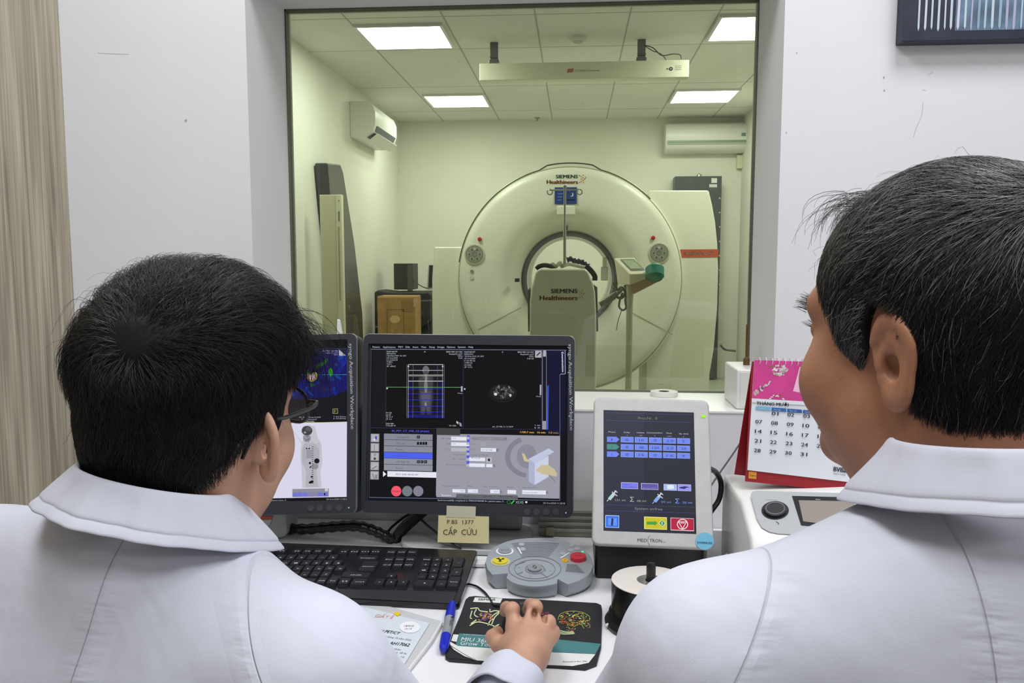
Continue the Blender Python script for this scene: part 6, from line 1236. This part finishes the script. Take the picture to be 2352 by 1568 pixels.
def cuff(parent,wr,d_,r0,r1,L0,up=.006):
    mb = MB(); a = wr-d_*L0; mb.lathe([(r0-.004,L0+.002),(r0-.002,L0+.005),(r0+.001,L0+.004),(r0+.0025,L0),(r1+.002,.0),(r1+.0005,-.002),(r1-.002,.0)],M_collar,a,d_,n=40,caps=False); V_ = np.array(mb.v); V_ += np.array([.0012,0,.0018])*np.sin(V_[:,:1]*160+V_[:,1:2]*60); 
    return mesh_obj('cuff',V_,[f for f in mb.f],[M_collar],parent)
cuff(pA,wri-cuffd*.046+np.array([0,0,.002]),cuffd,.0395,.045,.045)
cfA = Frame(BA.W((.0,-.045,.0)),-14,-6,9)
collar(pA,cfA,.066,.096,.074,.040,-135,135,.030,.010,.95)
# hair
_ta = [(98,.034),(104,.0),(112,-.012),(118,.0),(126,.045),(150,.07),(180,.085)]
HTA = dict(l=[(0,-.115),(30,-.098),(48,-.06),(68,-.022),(82,.014)]+_ta, r=[(0,-.095),(20,-.062),(36,-.022),(54,-.004),(64,.010),(72,.018),(82,.030)]+_ta)
def thickA(P):
    top = np.clip((P[2]-.055)/.05,0,1); fr = np.clip((P[1]+.01)/.09,0,1); low = np.clip((P[2]+.10)/.10,0,1); return .003+.005*low+.006*top+.012*np.clip((P[2]-.095)/.035,0,1)+.006*top*fr
WA = np.array([.012,-.088,.098])
def flowA(q,root,t):
    away = unit(q-WA); top = np.clip((root[:,2]-.075)/.03,0,1)[:,None]; fr = np.clip((root[:,1]+.04)/.06,0,1)[:,None]
    swirl = np.cross(unit(q-np.array(SK['c'])),away)*.35; down = np.array([.0,.12,-1.0]); side = np.sign(root[:,:1])
    f = away+swirl; f = f*(top)+ (down+.35*away)*(1-top); f = f+top*fr*np.array([.45,.9,-.1-0.9*t]); return unit(f)
def lenA(r_): top = np.clip((r_[:,2]-.06)/.05,0,1); fr = np.clip((r_[:,1]+.02)/.08,0,1); return .012+.030*top+.04*top*fr+.008*np.clip((r_[:,2]+.02)/.06,0,1)
def liftA(r_): top = np.clip((r_[:,2]-.07)/.05,0,1); return .0015+.017*top
M_hA0 = mat('black_hair_base',(14,13,15),rough=.6,spec=.3); M_hA = mat('black_hair',(22,21,23),rough=.34,spec=.5); M_hA2 = mat('dark_brown_hair',(48,43,42),rough=.4,spec=.5)
def extraA(r):
    # loose curls standing off the crown and the fringe
    out = []
    for i in range(420):
        c = np.array([r.uniform(-.07,.05),r.uniform(-.06,.03),.142+r.uniform(-.006,.004)]); c[2] -= abs(c[0])**2*9+ (c[1]+.012)**2*5; a = r.uniform(0,2*PI); d = np.array([math.cos(a),math.sin(a)*.6,0]); R0 = r.uniform(.012,.036); t = np.linspace(0,1,8)
        out.append(c+np.outer(t*R0*1.7,d)+np.outer(np.sin(t*PI*r.uniform(.75,1.05))*R0,[0,0,1])+np.outer(t*t*.006,r.normal(size=3)))
    for i in range(900):
        c = np.array([r.uniform(-.02,.080),.075+r.uniform(-.03,.012),.125-r.uniform(0,.045)]); c[1] -= abs(c[0])*.35; t = np.linspace(0,1,8); L0 = r.uniform(.035,.075)
        out.append(c+np.outer(np.sin(t*1.7)*L0*.85,[r.uniform(-.1,.6),1.0,.1])+np.outer(-t*t*L0*1.25,[0,0,1])+np.outer(t*t*.006,r.normal(size=3)))
    return [np.array(out)]
make_hair(HA,pA,HTA,thickA,flowA,lenA,liftA,42000,[M_hA0,M_hA,M_hA2],lambda r_:np.full(len(r_),.12),21,extra=extraA)
# glasses
tg = thing('glasses','black framed glasses worn by the left person','glasses',HA.W((0,.1,.01)))
M_gf = mat('black_glasses_frame',(20,20,22),rough=.22,spec=.7)
mb = MB()
for s_ in (-1,1):
    pts = [(s_*(.035+.0255*math.copysign(abs(math.cos(a))**.75,math.cos(a))),.112-.012*abs(.035+.0255*math.cos(a))/.06*1.0,.006+.0195*math.copysign(abs(math.sin(a))**.8,math.sin(a))) for a in np.linspace(0,2*PI,33)]; mb.tube([HA.W(p) for p in pts],.0020,M_gf,8,caps=False)
mb.tube([HA.W((-.010,.112,.012)),HA.W((0,.116,.014)),HA.W((.010,.112,.012))],.0018,M_gf,8); mb.build('rim',tg,smooth=True)
for s_ in (-1,1):
    mb = MB(); mb.tube(smooth_path([HA.W((s_*.061,.101,.014)),HA.W((s_*.073,.097,.015)),HA.W((s_*.0765,.080,.014)),HA.W((s_*.0775,.03,.018)),HA.W((s_*.080,-.004,.027)),HA.W((s_*.078,-.022,.014)),HA.W((s_*.074,-.033,-.004))]),.0021,M_gf,8); mb.build('temple_arm',tg,smooth=True)
    mb = MB(); pts = [HA.W((s_*(.035+.0245*math.cos(a)),.1065-.006*math.cos(a)*1,.006+.019*math.sin(a))) for a in [2*PI*i/24 for i in range(24)]]; mb.poly(pts,mat('spectacle_lens',(200,205,210),rough=.02,spec=.8,alpha=.12)); mb.build('lens',tg)
# mouse
mc = (hz(800,1000,.775)+hz(930,1040,.775))/2
mouse_o = np.array([hz(850,1010,.775)[0]-.004,hz(850,1010,.775)[1]+.004,DZ+PZ+.0002])
tm = thing('computer_mouse','black computer mouse under the hand on the pad','mouse',mouse_o)
def mouse_sdf(P):
    x,y,z = P[0]-mouse_o[0],P[1]-mouse_o[1],P[2]-mouse_o[2]; d = s_ell((x,y,z),(0,0,.004),(.031,.055,.031)); return smax(d,-z,.004)
V,Fc = snet(mouse_sdf,mouse_o-np.array([.045,.07,.01]),mouse_o+np.array([.045,.07,.05]),.002); mesh_obj('shell',V,Fc,[M_blk],tm)
mb = MB(); mb.lathe([(0,-.003),(.008,-.003),(.008,.003),(0,.003)],mat('wheel_rubber',(50,50,54),rough=.6),mouse_o+np.array([0,.034,.024]),(1,0,0),n=18); mb.build('scroll_wheel',tm,smooth=True)
mb = MB(); P = [Q(655,925,.012),Q(610,885,.006),Q(560,830,.004),Q(530,790,.003),Q(500,758,.0035),Q(440,715,.004),Q(355,690,.004)]; P[0] = mouse_o+np.array([0,.054,.01]); P.insert(1,mouse_o+np.array([-.012,.075,.008])); mb.tube(smooth_path(P),.0019,M_blk,8); mb.build('mouse_cable',tm,smooth=True)

# ================= right operator =================
earB = at(2046,832,.60); HB = Frame((0,0,0),36,1,-2,1.0); HB.o = earB - HB.W((-.080,-.012,.0))
C7B = np.array([.318,.555,1.125])
pB = thing('person','person with greying dark hair in a white coat seen from behind, face turned left, right','person',(C7B[0],C7B[1],0))
nkB = HB.L(C7B+np.array([-.01,.05,-.03]))
def headB(P): return smin(head_sdf(P,nkB,.008),ear_sdf(P,6,1,1.05,.90),.004)
V,Fc = snet(headB,(-.125,-.16,-.26),(.125,.14,.15),.0023); VB = [HB.W(V)]; FB = [Fc]; off = len(V)
BB = Frame(C7B,6,0,-2)
ShLb = np.array([.098,.560,1.029]); ShRb = BB.W((.19,.02,-.06)); elbB = np.array([.028,.725,.80]); wrB = np.array([.16,.93,.80]); elbB2 = ShRb+np.array([.03,.10,-.25]); wrB2 = elbB2+np.array([-.06,.2,-.02])
hipB = C7B+np.array([0,-.03,-.55])
def torsoB(P):
    d = s_cap(P,C7B-np.array([0,-.04,.06]),hipB,.085,.115); d = smin(d,s_cap(P,ShRb,ShLb,.045,.045),.05)
    d = smin(d,s_cap(P,ShLb,elbB,.042,.036),.02); d = smin(d,s_cap(P,elbB,wrB,.034,.026),.02); d = smin(d,s_cap(P,ShRb,elbB2,.042,.036),.02); d = smin(d,s_cap(P,elbB2,wrB2,.034,.026),.02)
    for (w_,dr) in ((wrB,np.array([.55,.8,-.15])),(wrB2,np.array([-.2,.95,-.1]))):
        dr = dr/np.linalg.norm(dr); sd = np.array([dr[1],-dr[0],0]); d = smin(d,s_cap(P,w_,w_+dr*.08,.022,.03),.02)
        for i in range(4): d = smin(d,s_cap(P,w_+dr*.08+sd*(i-1.5)*.019,w_+dr*(.15-.008*abs(i-1.5))+sd*(i-1.5)*.022-np.array([0,0,.012]),.0095,.008),.006)
        d = smin(d,s_cap(P,w_+dr*.03,w_+dr*.075-sd*.045,.014,.010),.008)
    for s_ in (-1,1):
        kn = hipB+np.array([s_*.12,.42,-.04]); an = np.array([kn[0],kn[1]-.02,.09]); d = smin(d,s_cap(P,hipB+np.array([s_*.08,0,0]),kn,.075,.055),.03); d = smin(d,s_cap(P,kn,an,.052,.035),.02); d = smin(d,s_cap(P,an,an+np.array([0,.15,-.05]),.035,.03),.02)
    return d
V,Fc = snet(torsoB,(-.1,.3,-.0),(.75,1.3,1.2),.010); VB.append(V); FB.append(Fc+off)
mesh_obj('body',np.concatenate(VB),np.concatenate(FB),[M_skinB],pB)
def coatB(P):
    q = (P[0]-C7B[0],P[1]-C7B[1],P[2]-C7B[2]); R = BB.R; Q_ = [R[0][i]*q[0]+R[1][i]*q[1]+R[2][i]*q[2] for i in range(3)]
    d = s_ell(Q_,(0,.035,-.27),(.225,.14,.28)); d = smin(d,s_ell(Q_,(0,.03,-.52),(.21,.16,.32)),.08)
    d = smin(d,s_cap(P,C7B+np.array([-.01,.03,-.05]),ShLb+np.array([.0,0,.0]),.086,.064),.05); d = smin(d,s_cap(P,C7B+np.array([.01,.03,-.04]),ShRb,.074,.068),.05)
    a = s_cap(P,ShLb,elbB,.066,.062); a = smin(a,s_cap(P,elbB,wrB,.056,.040),.03); d = smin(d,a,.03); a = s_cap(P,ShRb,elbB2,.068,.06); a = smin(a,s_cap(P,elbB2,wrB2,.056,.040),.03); d = smin(d,a,.03)
    d = d+wob(P,8,7,12,.0028,(1,1,.8)); fold = .004*np.sin((P[0]*1.4-P[2]*.5)*70)*np.clip(1-np.abs(P[0]-.12)/.07,0,1)*np.clip((1.02-P[2])/.12,0,1); d = d+fold
    return smax(d,-s_cap(P,C7B+np.array([-.012,.055,-.02]),C7B+np.array([-.03,.06,.2]),.060,.064),.01)
V,Fc = snet(coatB,(-.06,.28,.30),(.66,.96,1.24),.0055); V = relax(V,Fc,6); L_ = BB.L(V); armd = (V-ShLb)@(np.array([-.85,.0,.50]))-.006; armd = np.where((V[:,0]<.2)&(np.linalg.norm(V-ShLb,axis=1)<.14),armd,.5*np.sign(armd))
mesh_obj('coat',V,Fc,[M_coat],pB,attr={'loc':np.stack([L_[:,0]+.075,L_[:,1],armd],1)})
cfB = Frame(BB.W((-.005,-.045,.0)),14,-4,-2)
collar(pB,cfB,.070,.094,.074,.038,-140,140,.022,.004,1.0)
HTB = [(0,-.095),(35,-.092),(58,-.078),(72,-.045),(77,-.02),(83,.036),(100,.046),(105,.03),(110,-.004),(120,-.006),(127,.03),(138,.06),(160,.085),(180,.09)]
def thickB(P):
    top = np.clip((P[2]-.05)/.06,0,1); low = np.clip((P[2]+.07)/.09,0,1); return .004+.006*low-.004*top
WB = np.array([-.005,-.098,.085])
def flowB(q,root,t):
    away = unit(q-WB); top = np.clip((root[:,2]-.07)/.03,0,1)[:,None]; fr = np.clip((root[:,1]+.05)/.06,0,1)[:,None]
    down = np.array([0,.35,-1.0]); f = (away+.25*np.cross(unit(q-np.array(SK['c'])),away))*top+(down+.5*away)*(1-top); f = f+top*fr*np.array([-.35,.8,.0]); return unit(f)
def lenB(r_): top = np.clip((r_[:,2]-.05)/.06,0,1); al = np.degrees(np.arctan2(np.abs(r_[:,0]),-(r_[:,1]+.012))); e = ((al>76)&(al<108)&(r_[:,2]<.075)); return (.024+.038*top)*np.where(e,.35,1)
def liftB(r_): top = np.clip((r_[:,2]-.06)/.06,0,1); return .0015+.0045*top
M_hB0 = mat('dark_grey_hair_base',(20,19,20),rough=.6,spec=.3); M_hB = mat('dark_grey_hair',(34,33,34),rough=.4,spec=.5); M_hB2 = mat('grey_hair',(128,126,124),rough=.4,spec=.5)
def extraB(r):
    out = []
    for i in range(70):          # eyebrow
        x = -.026-r.uniform(0,.026); c = np.array([x,.099-(abs(x)-.02)*.45,.036-max(0,abs(x)-.038)*.5+r.uniform(-.003,.003)]); t = np.linspace(0,1,8); out.append(c+np.outer(t*r.uniform(.006,.013),unit(np.array([[-.8,.5,.35+r.uniform(-.4,.3)]]))[0]))
    for i in range(16):          # lashes
        x = -.022-r.uniform(0,.022); c = np.array([x,.091-(abs(x)-.03)*.4,.014]); t = np.linspace(0,1,8); out.append(c+np.outer(t*.009,[-.4,.85,.1])+np.outer(t*t*.003,[0,0,1]))
    for i in range(160):         # wisps over the forehead
        c = np.array([r.uniform(-.06,.02),.06+r.uniform(-.02,.015),.125-r.uniform(0,.02)]); c[1] -= abs(c[0])*.4; t = np.linspace(0,1,8); L0 = r.uniform(.02,.04); out.append(c+np.outer(np.sin(t*1.5)*L0,[r.uniform(-.6,.1),.9,.15])+np.outer(-t*t*L0*.8,[0,0,1])+np.outer(t*t*.006,r.normal(size=3)))
    return [np.array(out)]
make_hair(HB,pB,HTB,thickB,flowB,lenB,liftB,46000,[M_hB0,M_hB,M_hB2],lambda r_:.05+.34*np.clip((r_[:,2]-.06)/.05,0,1)+.45*((r_[:,1]>.005)&(r_[:,2]<.045)),33,rad=.00026,extra=extraB)
